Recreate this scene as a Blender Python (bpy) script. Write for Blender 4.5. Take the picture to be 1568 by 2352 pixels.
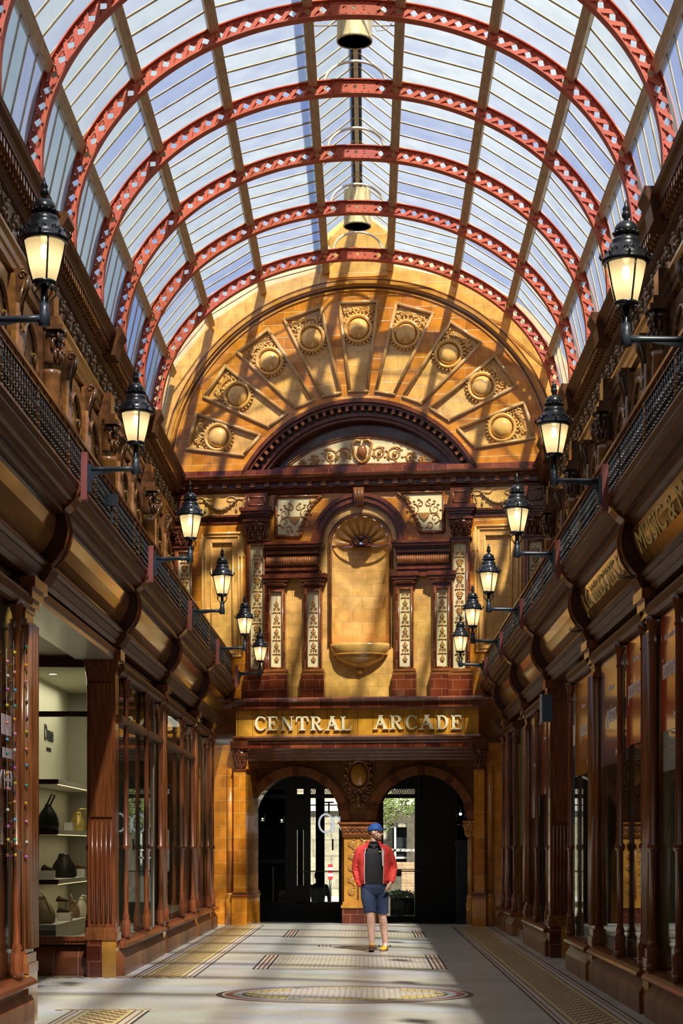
import bpy, bmesh, math, random
from math import sin, cos, pi, sqrt, atan2, radians as R
from mathutils import Vector, Matrix
from mathutils.geometry import tessellate_polygon
random.seed(7)
for o in list(bpy.data.objects): bpy.data.objects.remove(o)
SC = bpy.context.scene; COL = SC.collection
# ---------------------------------------------------------------- camera
cam = bpy.data.cameras.new('camera'); cam.sensor_width = 36; cam.lens = 36*4300/2352
cam.shift_x = -58/2352; cam.shift_y = 772/2352; cam.clip_end = 500
co = bpy.data.objects.new('camera', cam); COL.objects.link(co)
co.location = (0, 0, 1.45); co.rotation_euler = (R(90), 0, 0); SC.camera = co
# ---------------------------------------------------------------- sky and sun
SUN_DIR = Vector((-.30, 1.0, -1.28)).normalized()
w = bpy.data.worlds.new('sky'); SC.world = w; w.use_nodes = True
nt = w.node_tree; bg = nt.nodes['Background']
tc = nt.nodes.new('ShaderNodeTexCoord'); sep = nt.nodes.new('ShaderNodeSeparateXYZ')
nz = nt.nodes.new('ShaderNodeTexNoise'); nz.inputs['Scale'].default_value = 2.6; nz.inputs['Detail'].default_value = 6
rp = nt.nodes.new('ShaderNodeValToRGB'); rp.color_ramp.elements[0].position = .42; rp.color_ramp.elements[1].position = .6
rp.color_ramp.elements[0].color = (.30, .42, .78, 1); rp.color_ramp.elements[1].color = (.82, .88, .92, 1)
nt.links.new(tc.outputs['Generated'], nz.inputs['Vector']); nt.links.new(nz.outputs['Fac'], rp.inputs['Fac'])
nt.links.new(rp.outputs['Color'], bg.inputs['Color']); bg.inputs['Strength'].default_value = .88
sl = bpy.data.lights.new('sun', 'SUN'); sl.energy = 14; sl.angle = R(1.6); sl.color = (1, .93, .8)
so = bpy.data.objects.new('sun', sl); COL.objects.link(so); so.rotation_euler = SUN_DIR.to_track_quat('-Z', 'Y').to_euler()
so.location = (4, 2, 30)
SC.view_settings.view_transform = 'Standard'; SC.view_settings.look = 'None'
SC.view_settings.exposure = 0.0; SC.view_settings.gamma = 1.0; SC.view_settings.use_curve_mapping = False
try:
    SC.cycles.max_bounces = 10; SC.cycles.transparent_max_bounces = 24; SC.cycles.transmission_bounces = 6
    SC.cycles.caustics_reflective = False; SC.cycles.caustics_refractive = False
    SC.cycles.sample_clamp_indirect = 4
except Exception: pass
# ---------------------------------------------------------------- mesh helpers
class MB:
    def __init__(s): s.v = []; s.f = []; s.m = []; s.sm = []; s.mi = 0
    def add(s, vs, fs, smooth=False, M=None):
        b = len(s.v)
        s.v += [tuple(M @ Vector(v)) if M else tuple(v) for v in vs]
        for f in fs:
            s.f.append([b+i for i in f]); s.m.append(s.mi); s.sm.append(smooth)
        return s
    def box(s, x0, x1, y0, y1, z0, z1, M=None):
        x0, x1 = sorted((x0, x1)); y0, y1 = sorted((y0, y1)); z0, z1 = sorted((z0, z1))
        vs = [(x, y, z) for x in (x0, x1) for y in (y0, y1) for z in (z0, z1)]
        return s.add(vs, [(0,1,3,2), (4,6,7,5), (0,4,5,1), (2,3,7,6), (0,2,6,4), (1,5,7,3)], False, M)
    def bev(s, x0, x1, y0, y1, z0, z1, b):      # box with bevelled front edge (towards -y)
        x0, x1 = sorted((x0, x1)); y0, y1 = sorted((y0, y1))
        vs = [(x0,y1,z0),(x1,y1,z0),(x1,y1,z1),(x0,y1,z1),(x0,y0+b,z0),(x1,y0+b,z0),(x1,y0+b,z1),(x0,y0+b,z1),
              (x0+b,y0,z0+b),(x1-b,y0,z0+b),(x1-b,y0,z1-b),(x0+b,y0,z1-b)]
        return s.add(vs, [(0,3,2,1),(0,1,5,4),(1,2,6,5),(2,3,7,6),(3,0,4,7),(4,5,9,8),(5,6,10,9),(6,7,11,10),(7,4,8,11),(8,9,10,11)])
    def prism(s, pts, ax, a0, a1, smooth=False, M=None):   # pts: 2D outline; ax: axis of extrusion
        def P(p, a):
            return {'y': (p[0], a, p[1]), 'x': (a, p[0], p[1]), 'z': (p[0], p[1], a)}[ax]
        n = len(pts); vs = [P(p, a0) for p in pts] + [P(p, a1) for p in pts]
        s.add(vs, [(i, (i+1) % n, (i+1) % n+n, i+n) for i in range(n)], smooth, M)
        tr = tessellate_polygon([[Vector((p[0], p[1], 0)) for p in pts]])
        s.add(vs, [tuple(t) for t in tr] + [tuple(i+n for i in t) for t in tr], False, M)
        return s
    def plate(s, outer, holes, y0, y1, M=None, back=True):  # xz outline with holes, thickness along y
        loops = [outer]+list(holes); pts = [p for l in loops for p in l]; n = len(pts)
        tr = tessellate_polygon([[Vector((p[0], p[1], 0)) for p in l] for l in loops])
        vs = [(p[0], y0, p[1]) for p in pts] + [(p[0], y1, p[1]) for p in pts]
        fs = [tuple(t) for t in tr] + ([tuple(i+n for i in t) for t in tr] if back else [])
        b = 0
        for l in loops:
            k = len(l); fs += [(b+i, b+(i+1) % k, b+(i+1) % k+n, b+i+n) for i in range(k)]; b += k
        return s.add(vs, fs, False, M)
    def lathe(s, prof, c=(0,0,0), n=20, M=None, a0=0, a1=2*pi, smooth=True, sy=1, cap=True):
        full = abs(a1-a0-2*pi) < 1e-6; k = n if full else n+1; vs = []
        for r, z in prof:
            for i in range(k):
                a = a0+(a1-a0)*i/n; vs.append((c[0]+r*cos(a), c[1]+r*sin(a)*sy, c[2]+z))
        fs = []
        for j in range(len(prof)-1):
            for i in range(n):
                i2 = (i+1) % k if full else i+1
                fs.append((j*k+i, j*k+i2, (j+1)*k+i2, (j+1)*k+i))
        s.add(vs, fs, smooth, M)
        if cap and full and prof[0][0] > 1e-5: s.add([vs[i] for i in range(k)], [tuple(range(k))[::-1]], False, M)
        if cap and full and prof[-1][0] > 1e-5: s.add(vs[-k:], [tuple(range(k))], False, M)
        return s
    def tube(s, pts, r, n=6, M=None, sy=1, smooth=True, closed=False):
        pts = [Vector(p) for p in pts]; m = len(pts); rs = r if isinstance(r, (list, tuple)) else [r]*m
        vs = []; up = Vector((.013, .97, .21)).normalized()
        for i, p in enumerate(pts):
            t = (pts[(i+1) % m]-pts[i-1]) if closed else (pts[min(i+1, m-1)]-pts[max(i-1, 0)])
            if t.length < 1e-9: t = Vector((0,0,1))
            t.normalize(); a = t.cross(up)
            if a.length < .05: a = t.cross(Vector((1,0,0)))
            a.normalize(); b = a.cross(t); b.normalize()
            for k in range(n):
                q = 2*pi*k/n; vs.append(tuple(p+rs[i]*(a*cos(q)+b*sin(q)*sy)))
        fs = [(i*n+k, i*n+(k+1) % n, ((i+1) % m)*n+(k+1) % n, ((i+1) % m)*n+k) for i in range(m if closed else m-1) for k in range(n)]
        s.add(vs, fs, smooth, M)
        if not closed: s.add(vs[:n], [tuple(range(n))[::-1]], False, M); s.add(vs[-n:], [tuple(range(n))], False, M)
        return s
    def ball(s, c, r, nu=10, nv=6, M=None):
        if not isinstance(r, (tuple, list)): r = (r, r, r)
        vs = [(c[0]+r[0]*cos(2*pi*i/nu)*sin(pi*j/nv), c[1]+r[1]*sin(2*pi*i/nu)*sin(pi*j/nv), c[2]+r[2]*cos(pi*j/nv)) for j in range(nv+1) for i in range(nu)]
        return s.add(vs, [(j*nu+i, (j+1)*nu+i, (j+1)*nu+(i+1) % nu, j*nu+(i+1) % nu) for j in range(nv) for i in range(nu)], True, M)
    def loft(s, rings, smooth=True, M=None, cap=True, closed=True):
        n = len(rings[0]); vs = [p for r in rings for p in r]
        fs = [(j*n+i, j*n+(i+1) % n, (j+1)*n+(i+1) % n, (j+1)*n+i) for j in range(len(rings)-1) for i in range(n if closed else n-1)]
        s.add(vs, fs, smooth, M)
        if cap: s.add(rings[0], [tuple(range(n))[::-1]], False, M); s.add(rings[-1], [tuple(range(n))], False, M)
        return s
    def build(s, name, mats, parent=None, origin=None, F=None):
        me = bpy.data.meshes.new(name)
        if not isinstance(mats, (list, tuple)): mats = [mats]
        F = F or Matrix.Identity(4)
        if origin is None: origin = ORG.get(parent.name, (0,0,0)) if parent else (0,0,0)
        ox, oy, oz = origin
        me.from_pydata([(a-ox, b-oy, c-oz) for a, b, c in s.v], [], s.f)
        for m in mats: me.materials.append(m)
        me.polygons.foreach_set('material_index', s.m); me.polygons.foreach_set('use_smooth', s.sm)
        bm = bmesh.new(); bm.from_mesh(me); bmesh.ops.remove_doubles(bm, verts=bm.verts, dist=1e-6) if len(s.v) < 60000 else None
        bmesh.ops.recalc_face_normals(bm, faces=bm.faces); bm.to_mesh(me); bm.free(); me.update()
        o = bpy.data.objects.new(name, me); COL.objects.link(o)
        W = F @ Matrix.Translation(origin)
        place(o, W, parent, origin)
        return o
ORG = {}; WM = {}
def place(o, W, parent, origin):
    if parent: o.parent = parent; o.matrix_basis = WM[parent.name].inverted() @ W
    else: o.matrix_basis = W
    WM[o.name] = W; ORG[o.name] = tuple(origin)
def tag(o, label=None, cat=None, group=None, kind=None):
    if label: o['label'] = label
    if cat: o['category'] = cat
    if group: o['group'] = group
    if kind: o['kind'] = kind
    return o
def thing(name, label, cat, origin=(0,0,0), group=None, F=None):
    o = bpy.data.objects.new(name, None); o.empty_display_size = .1; COL.objects.link(o)
    place(o, (F or Matrix.Identity(4)) @ Matrix.Translation(origin), None, origin)
    return tag(o, label, cat, group)
KIDS = {}
def copy_tree(o, parent=None):
    c = o.copy(); COL.objects.link(c)
    if parent: c.parent = parent
    for ch in [x for x in o.children]: copy_tree(ch, c)
    return c
def st(o): o['kind'] = 'structure'; return o
# ---------------------------------------------------------------- materials
def nodes(name):
    m = bpy.data.materials.new(name); m.use_nodes = True
    return m, m.node_tree, m.node_tree.nodes['Principled BSDF']
def lk(nt, a, b): nt.links.new(a, b)
def mat(name, c, rough=.5, metal=0, var=.15, scale=6, bump=0, bscale=40, coat=0, stretch=(1,1,1), emit=None, es=0, spec=.5):
    m, nt, p = nodes(name)
    tc = nt.nodes.new('ShaderNodeTexCoord'); mp = nt.nodes.new('ShaderNodeMapping'); mp.inputs['Scale'].default_value = stretch
    n = nt.nodes.new('ShaderNodeTexNoise'); n.inputs['Scale'].default_value = scale; n.inputs['Detail'].default_value = 4
    r = nt.nodes.new('ShaderNodeMapRange'); r.inputs['From Min'].default_value = .3; r.inputs['From Max'].default_value = .7
    r.inputs['To Min'].default_value = 1-var; r.inputs['To Max'].default_value = 1+var
    mx = nt.nodes.new('ShaderNodeVectorMath'); mx.operation = 'SCALE'; mx.inputs[0].default_value = c[:3]
    lk(nt, tc.outputs['Object'], mp.inputs['Vector']); lk(nt, mp.outputs[0], n.inputs['Vector']); lk(nt, n.outputs['Fac'], r.inputs['Value'])
    lk(nt, r.outputs['Result'], mx.inputs['Scale']); lk(nt, mx.outputs[0], p.inputs['Base Color'])
    p.inputs['Roughness'].default_value = rough; p.inputs['Metallic'].default_value = metal; p.inputs['Coat Weight'].default_value = coat
    p.inputs['Coat Roughness'].default_value = .08; p.inputs['Specular IOR Level'].default_value = spec
    if bump:
        n2 = nt.nodes.new('ShaderNodeTexNoise'); n2.inputs['Scale'].default_value = bscale; b = nt.nodes.new('ShaderNodeBump')
        b.inputs['Strength'].default_value = bump; b.inputs['Distance'].default_value = .02
        lk(nt, mp.outputs[0], n2.inputs['Vector']); lk(nt, n2.outputs['Fac'], b.inputs['Height']); lk(nt, b.outputs[0], p.inputs['Normal'])
    if emit: p.inputs['Emission Color'].default_value = (*emit, 1); p.inputs['Emission Strength'].default_value = es
    return m
def tile(name, c1, c2, mortar, w=.32, h=.16, axes='xz', rough=.18, coat=.6, ms=.006, off=.5, var=.25):
    m, nt, p = nodes(name)
    tc = nt.nodes.new('ShaderNodeTexCoord'); sp = nt.nodes.new('ShaderNodeSeparateXYZ'); cb = nt.nodes.new('ShaderNodeCombineXYZ')
    lk(nt, tc.outputs['Object'], sp.inputs[0]); lk(nt, sp.outputs['XYZ'.index(axes[0].upper())], cb.inputs[0]); lk(nt, sp.outputs['XYZ'.index(axes[1].upper())], cb.inputs[1])
    b = nt.nodes.new('ShaderNodeTexBrick'); b.inputs['Scale'].default_value = 1; b.inputs['Brick Width'].default_value = w; b.inputs['Row Height'].default_value = h
    b.inputs['Mortar Size'].default_value = ms; b.offset = off; b.inputs['Color1'].default_value = (*c1, 1); b.inputs['Color2'].default_value = (*c2, 1); b.inputs['Mortar'].default_value = (*mortar, 1)
    b.inputs['Bias'].default_value = -.1; b.inputs['Mortar Smooth'].default_value = .3
    lk(nt, cb.outputs[0], b.inputs['Vector'])
    n = nt.nodes.new('ShaderNodeTexNoise'); n.inputs['Scale'].default_value = 5; n.inputs['Detail'].default_value = 5
    r = nt.nodes.new('ShaderNodeMapRange'); r.inputs['From Min'].default_value = .3; r.inputs['From Max'].default_value = .7; r.inputs['To Min'].default_value = 1-var; r.inputs['To Max'].default_value = 1+var
    mx = nt.nodes.new('ShaderNodeVectorMath'); mx.operation = 'SCALE'
    lk(nt, tc.outputs['Object'], n.inputs['Vector']); lk(nt, n.outputs['Fac'], r.inputs['Value']); lk(nt, b.outputs['Color'], mx.inputs[0]); lk(nt, r.outputs['Result'], mx.inputs['Scale'])
    lk(nt, mx.outputs[0], p.inputs['Base Color'])
    bp = nt.nodes.new('ShaderNodeBump'); bp.inputs['Strength'].default_value = .35; bp.inputs['Distance'].default_value = .004; bp.invert = True
    lk(nt, b.outputs['Fac'], bp.inputs['Height']); lk(nt, bp.outputs[0], p.inputs['Normal'])
    p.inputs['Roughness'].default_value = rough; p.inputs['Coat Weight'].default_value = coat; p.inputs['Coat Roughness'].default_value = .06
    return m
YEL = (.72, .395, .105); AMB = (.6, .22, .018); AMB2 = (.42, .13, .01); RED = (.11, .02, .009); RED2 = (.19, .04, .013); MORT = (.35, .2, .08)
M = dict(
 yellow=tile('yellow faience tile', YEL, (.64, .335, .08), (.4, .22, .07), w=.36, h=.235, ms=.004),
 amber=tile('amber faience tile', AMB, AMB2, (.6, .34, .1), w=.4, h=.235, ms=.004),
 redtile=tile('oxblood tile', RED, RED2, (.3, .12, .06), w=.28, h=.18),
 redcourse=tile('oxblood course tile', RED, (.24, .06, .018), (.3, .12, .06), w=.28, h=.4),
 brown=mat('brown glazed faience', (.12, .03, .011), .22, var=.35, scale=9, coat=.25),
 brownl=mat('light brown faience', (.22, .075, .022), .22, var=.3, scale=9, coat=.35),
 amberp=mat('amber glaze', (.5, .23, .04), .15, var=.2, coat=.6),
 yelp=mat('yellow glaze', YEL, .16, var=.12, coat=.7),
 umber=mat('umber glazed faience', (.08, .03, .009), .24, var=.5, scale=9, coat=.25),
 umberl=mat('golden brown faience', (.17, .068, .018), .24, var=.4, scale=9, coat=.3),
 ivory=mat('ivory faience', (.72, .6, .34), .25, var=.07, coat=.4),
 scroll=mat('amber scroll relief', (.42, .2, .045), .3, var=.4, scale=30, coat=.5),
 swagm=mat('tan festoon relief', (.42, .25, .09), .25, var=.35, scale=25, coat=.4),
 letter=mat('cream letter glaze', (.83, .72, .42), .2, var=.04, coat=.4),
 wood=mat('mahogany', (.17, .048, .016), .24, var=.45, scale=5, stretch=(9, 9, .6), coat=.35),
 woodl=mat('lighter mahogany', (.24, .08, .024), .22, var=.4, scale=5, stretch=(9, 9, .6), coat=.35),
 woodh=mat('mahogany moulding', (.085, .027, .007), .42, var=.5, scale=5, stretch=(8, .6, 8), coat=.0, spec=.25),
 woodd=mat('dark mahogany', (.05, .015, .008), .35, var=.3, scale=8),
 fascia=mat('polished fascia board', (.24, .105, .028), .16, var=.3, scale=4, stretch=(3, .5, 3), coat=.7),
 gold=mat('gilt lettering', (.85, .6, .2), .4, metal=.0, var=.1),
 gilt=mat('gilded wall relief', (.2, .1, .025), .28, var=.4, scale=20, coat=.4),
 dkfrieze=mat('dark carved frieze', (.12, .055, .02), .3, var=.5, scale=25, bump=.6, bscale=30, coat=.4),
 iron=mat('black painted iron', (.012, .013, .015), .28, var=.3, coat=.3),
 ironb=mat('blue black bracket iron', (.02, .026, .032), .38, var=.3),
 knob=mat('polished iron knob', (.3, .3, .3), .2, metal=.9),
 redp=mat('red oxide paint', (.45, .08, .035), .55, var=.15, scale=8),
 redblock=mat('red painted timber block', (.22, .045, .03), .5, var=.2),
 purlin=mat('weathered brown timber', (.42, .28, .14), .6, var=.3, scale=8, stretch=(6, .5, 6)),
 bar=mat('glazing bar paint', (.5, .4, .26), .5, var=.3),
 white=mat('white painted iron', (.7, .64, .5), .4, var=.1),
 cream=mat('rusty cream paint', (.62, .5, .27), .5, var=.35, scale=6, stretch=(3, 3, .6)),
 black=mat('matt black', (.006, .006, .007), .7, var=.1),
 plaster=mat('shop plaster', (.34, .32, .24), .8, var=.05),
 shelfw=mat('white shelf laminate', (.62, .61, .56), .4, var=.03),
 boxw=mat('white display box', (.6, .58, .56), .6, var=.03),
 skin=mat('skin', (.68, .4, .3), .5, var=.1, scale=20),
)
def window_glass(name, tint, refl=.5, rough=0.0):
    m = bpy.data.materials.new(name); m.use_nodes = True; nt = m.node_tree; nt.nodes.clear()
    out = nt.nodes.new('ShaderNodeOutputMaterial'); t = nt.nodes.new('ShaderNodeBsdfTransparent'); t.inputs[0].default_value = (*tint, 1)
    g = nt.nodes.new('ShaderNodeBsdfGlossy'); g.inputs['Roughness'].default_value = rough
    f = nt.nodes.new('ShaderNodeFresnel'); f.inputs['IOR'].default_value = 1.3; k_ = nt.nodes.new('ShaderNodeMath'); k_.operation = 'MULTIPLY'; k_.inputs[1].default_value = refl; lk(nt, f.outputs[0], k_.inputs[0])
    mx = nt.nodes.new('ShaderNodeMixShader'); lk(nt, k_.outputs[0], mx.inputs[0]); lk(nt, t.outputs[0], mx.inputs[1]); lk(nt, g.outputs[0], mx.inputs[2])
    lk(nt, mx.outputs[0], out.inputs[0]); return m
def roof_glass(name, tint, diff=.25):
    m = bpy.data.materials.new(name); m.use_nodes = True; nt = m.node_tree; nt.nodes.clear()
    out = nt.nodes.new('ShaderNodeOutputMaterial'); t = nt.nodes.new('ShaderNodeBsdfTransparent'); t.inputs[0].default_value = (*tint, 1)
    g = nt.nodes.new('ShaderNodeBsdfTranslucent'); g.inputs[0].default_value = (.39, .42, .42, 1)
    mx = nt.nodes.new('ShaderNodeMixShader'); mx.inputs[0].default_value = diff
    n = nt.nodes.new('ShaderNodeTexNoise'); n.inputs['Scale'].default_value = 3; tc = nt.nodes.new('ShaderNodeTexCoord')
    r = nt.nodes.new('ShaderNodeMapRange'); r.inputs['To Min'].default_value = diff*.6; r.inputs['To Max'].default_value = diff*1.5
    lk(nt, tc.outputs['Object'], n.inputs['Vector']); lk(nt, n.outputs['Fac'], r.inputs['Value']); lk(nt, r.outputs[0], mx.inputs[0])
    lk(nt, t.outputs[0], mx.inputs[1]); lk(nt, g.outputs[0], mx.inputs[2]); lk(nt, mx.outputs[0], out.inputs[0]); return m
RG = [roof_glass('roof glass pale green', (.7, .78, .74), .4), roof_glass('roof glass pale', (.78, .82, .82), .36), roof_glass('roof glass blue', (.58, .66, .88), .22), roof_glass('roof glass lilac', (.7, .73, .86), .32)]
GL = window_glass('shop window glass', (.86, .9, .86), .6)
GLD = window_glass('entrance glass', (.85, .88, .86), .5)
def lamp_glass(name='frosted lamp glass'):
    m = bpy.data.materials.new(name); m.use_nodes = True; nt = m.node_tree; nt.nodes.clear()
    out = nt.nodes.new('ShaderNodeOutputMaterial'); t = nt.nodes.new('ShaderNodeBsdfTranslucent'); t.inputs[0].default_value = (.8, .68, .46, 1)
    d = nt.nodes.new('ShaderNodeBsdfDiffuse'); d.inputs[0].default_value = (.42, .35, .22, 1); x = nt.nodes.new('ShaderNodeBsdfTransparent'); x.inputs[0].default_value = (.9, .85, .7, 1)
    a = nt.nodes.new('ShaderNodeMixShader'); a.inputs[0].default_value = .35; b = nt.nodes.new('ShaderNodeMixShader'); b.inputs[0].default_value = .3
    lk(nt, t.outputs[0], a.inputs[1]); lk(nt, d.outputs[0], a.inputs[2]); lk(nt, a.outputs[0], b.inputs[1]); lk(nt, x.outputs[0], b.inputs[2]); lk(nt, b.outputs[0], out.inputs[0]); return m
LG = lamp_glass()
EMB = mat('glowing bulb', (1, .9, .7), .5, emit=(1, .82, .5), es=10)
# ---------------------------------------------------------------- frames
C0 = -.18                                   # centre line of the arcade
AL = math.atan(.15); EO = Vector((-.15, 35, 0))
EM = Matrix.Translation(EO) @ Matrix.Rotation(-AL, 4, 'Z')      # end wall frame: x along the wall, -y towards the camera
sA, cA = sin(AL), cos(AL)
def E(u, v, off=0):
    a = (u-842)/4300; Y = (35*cA-.15*sA-off)/(cA+a*sA)
    return (a*Y+.15)*cA-(Y-35)*sA, 1.45+(1948-v)/4300*Y
def et(u, off=0): return E(u, 1948, off)[0]
def ez(v, u=824): return E(u, v)[1]
NTH = ['zeroth','first','second','third','fourth','fifth','sixth','seventh','eighth','ninth','tenth','eleventh','twelfth','thirteenth','fourteenth','fifteenth','sixteenth','seventeenth','eighteenth','nineteenth','twentieth']+['last']*20
ORD = ['nearest', 'second nearest', 'third nearest', 'fourth nearest', 'fifth nearest', 'sixth nearest', 'seventh nearest', 'eighth nearest']
def arc(cx, cz, r, a0, a1, n, rz=None): rz = rz or r; return [(cx+r*cos(a0+(a1-a0)*i/n), cz+rz*sin(a0+(a1-a0)*i/n)) for i in range(n+1)]
def ringplate(mb, cx, cz, r0, r1, a0, a1, n, y0, y1, clip=None):
    p = arc(cx, cz, r1, a0, a1, n)+arc(cx, cz, r0, a1, a0, n); mb.prism(p, 'y', y0, y1)
def spiral(cx, cz, r, turns, s=1, ph=0, n=18, y=0):
    return [(cx+s*r*(1-t*.85)*cos(ph+t*turns*2*pi), y, cz+r*(1-t*.85)*sin(ph+t*turns*2*pi)) for t in [i/n for i in range(n+1)]]
def text_mesh(s, size, depth, M, mats, name, parent=None, tag_=None, align='CENTER', shear=0, bold=0, sx=1):
    cu = bpy.data.curves.new(name, 'FONT'); cu.body = s; cu.size = size; cu.extrude = depth; cu.align_x = align; cu.align_y = 'CENTER'; cu.shear = shear; cu.offset = bold
    o = bpy.data.objects.new('tmp', cu); COL.objects.link(o); dg = bpy.context.evaluated_depsgraph_get(); dg.update()
    me = bpy.data.meshes.new_from_object(o.evaluated_get(dg)); bpy.data.objects.remove(o)
    for v in me.vertices: v.co.x *= sx
    me.name = name; me.materials.clear(); me.materials.append(mats)
    ob = bpy.data.objects.new(name, me); COL.objects.link(ob); place(ob, M, parent, (0,0,0)); return ob
# ================================================================= floor and side shells
def H(side, h): return C0+side*h
m, nt, p = nodes('terrazzo floor'); tc = nt.nodes.new('ShaderNodeTexCoord')
n1 = nt.nodes.new('ShaderNodeTexNoise'); n1.inputs['Scale'].default_value = 1.2; n1.inputs['Detail'].default_value = 6
n2 = nt.nodes.new('ShaderNodeTexVoronoi'); n2.inputs['Scale'].default_value = 55
r1 = nt.nodes.new('ShaderNodeValToRGB'); r1.color_ramp.elements[0].color = (.44, .41, .355, 1); r1.color_ramp.elements[1].color = (.58, .55, .48, 1); r1.color_ramp.elements[0].position = .35; r1.color_ramp.elements[1].position = .65
mx = nt.nodes.new('ShaderNodeMixRGB'); mx.blend_type = 'MULTIPLY'; mx.inputs[0].default_value = .25
lk(nt, tc.outputs['Object'], n1.inputs['Vector']); lk(nt, tc.outputs['Object'], n2.inputs['Vector']); lk(nt, n1.outputs['Fac'], r1.inputs['Fac']); lk(nt, r1.outputs[0], mx.inputs[1]); lk(nt, n2.outputs['Color'], mx.inputs[2]); lk(nt, mx.outputs[0], p.inputs['Base Color']); p.inputs['Roughness'].default_value = .33
FLOOR = m
fl = MB(); fl.prism([(-9.5, -2), (9.5, -2), (9.5, 35.1), (-9.5, 37.85)], 'z', -.1, 0); st(fl.build('floor', FLOOR))
YB = {-1: [10.0, 11.5, 16.05, 21.0, 25.65, 30.4, 35.0], 1: [10.0, 11.7, 16.2, 20.2, 24.9, 28.7, 32.4, 34.55]}
YEND = {-1: 35.46, 1: 34.6}
def side_prism(mb, side, prof, y0, y1, dz=0):   # prof of (h, z)
    mb.prism([(H(side, h), z+dz) for h, z in prof], 'y', y0, y1)
DZ = {-1: .045, 1: -.02}
FH = 2.63
SN = {-1: 'left', 1: 'right'}
for s in (-1, 1):
    ye = YEND[s]
    # upper storey wall
    b = MB(); side_prism(b, s, [(3.5, 4.5), (4.1, 4.5), (4.1, 8.42), (3.5, 8.42)], -1.5, ye+.4*(1 if s < 0 else 0)); wl = st(b.build('wall_'+SN[s], M['brown']))
    # shop back wall and ceilings
    b = MB(); side_prism(b, s, [(6.2, 0), (6.5, 0), (6.5, 4.5), (6.2, 4.5)], -1.5, ye); b.box(H(s, 2.75), H(s, 6.5), -1.5, ye, 3.72, 3.82); b.box(H(s, 2.4), H(s, 6.5), -1.5, ye, 4.3, 4.5)
    st(b.build('wall_shop_back_'+SN[s], M['woodd']))
    # balcony cornice: long mouldings
    lip = MB()
    for k, (prof) in enumerate([[(3.5, 4.56), (2.34, 4.56), (2.28, 4.54), (2.265, 4.50), (2.29, 4.47), (2.28, 4.44), (2.31, 4.41), (2.32, 4.37), (2.35, 4.36), (2.37, 4.33), (2.42, 4.325), (2.44, 4.28), (2.48, 4.25), (2.7, 4.25), (2.7, 4.5), (3.5, 4.5)]]):
        side_prism(lip, s, prof, 9.0, ye, DZ[s])
    tag(lip.build('balcony_cornice', M['woodh']), 'long dark mahogany balcony cornice with stepped mouldings on the %s side' % SN[s], 'cornice')
    # moulding below the sign boards
    lo = MB(); side_prism(lo, s, [(2.75, 3.86), (2.58, 3.86), (2.53, 3.84), (2.525, 3.81), (2.56, 3.79), (2.55, 3.77), (2.57, 3.75), (2.6, 3.72), (2.59, 3.7), (2.63, 3.67), (2.75, 3.67)], 9.0, ye, DZ[s])
    tag(lo.build('fascia_moulding', M['woodh']), 'gilded brown moulding under the sign boards of the %s shops' % SN[s], 'moulding')
    # roof-level cornice
    cr = MB(); side_prism(cr, s, [(3.9, 8.5), (3.24, 8.5), (3.22, 8.46), (3.24, 8.42), (3.28, 8.38), (3.3, 8.34), (3.3, 8.31), (3.4, 8.3), (3.4, 8.16), (3.44, 8.14), (3.44, 8.1), (3.5, 8.08), (3.9, 8.08)], 8.0, ye)
    c = tag(cr.build('upper_cornice', M['woodh']), 'dark brown glazed cornice at the foot of the roof on the %s side' % SN[s], 'cornice')
    dn = MB(); y = 10.5
    while y < ye-.1: dn.box(H(s, 3.31), H(s, 3.4), y, y+.07, 8.21, 8.3); dn.box(H(s, 3.35), H(s, 3.41), y+.065, y+.125, 8.155, 8.2); y += .15
    dn.build('dentil_course', M['brownl'], c)
    for yb in YB[s][1:-1]:
        k = MB(); side_prism(k, s, [(3.3, 8.52), (3.14, 8.52), (3.13, 8.46), (3.17, 8.4), (3.21, 8.33), (3.24, 8.15), (3.5, 8.15), (3.5, 8.3)], yb-.22, yb+.22); k.build('cornice_block', M['woodh'], c)
    fr = MB(); side_prism(fr, s, [(3.5, 7.68), (3.42, 7.68), (3.4, 7.66), (3.4, 7.62), (3.43, 7.58), (3.43, 7.5), (3.45, 7.48), (3.45, 7.4), (3.5, 7.38)], 8, ye)
    tag(fr.build('architrave', M['gilt']), 'thin gilded brown architrave band high on the %s upper wall' % SN[s], 'moulding')
    fr = MB(); side_prism(fr, s, [(3.5, 7.7), (3.47, 7.7), (3.47, 8.06), (3.5, 8.06)], 8, ye); fz = tag(fr.build('carved_frieze', M['dkfrieze']), 'dark carved frieze band under the cornice of the %s wall' % SN[s], 'frieze')
    g = MB(); y = 15.0; j = 0
    while y < ye-.3:                         # frieze tracery relief
        for dz_ in (0,):
            pts = [(H(s, 3.46), y+.5*t, 7.88+.13*sin(t*2*pi)*(1 if j % 2 else -1)) for t in [i/10 for i in range(11)]]; g.tube(pts, .018, 4)
            g.ball((H(s, 3.45), y+.12, 7.8), .04, 6, 4); g.ball((H(s, 3.45), y+.37, 7.97), .04, 6, 4); g.ball((H(s, 3.45), y+.25, 7.88), .055, 6, 4)
        y += .5; j += 1
    g.build('frieze_relief', M['gilt'], fz)
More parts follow.
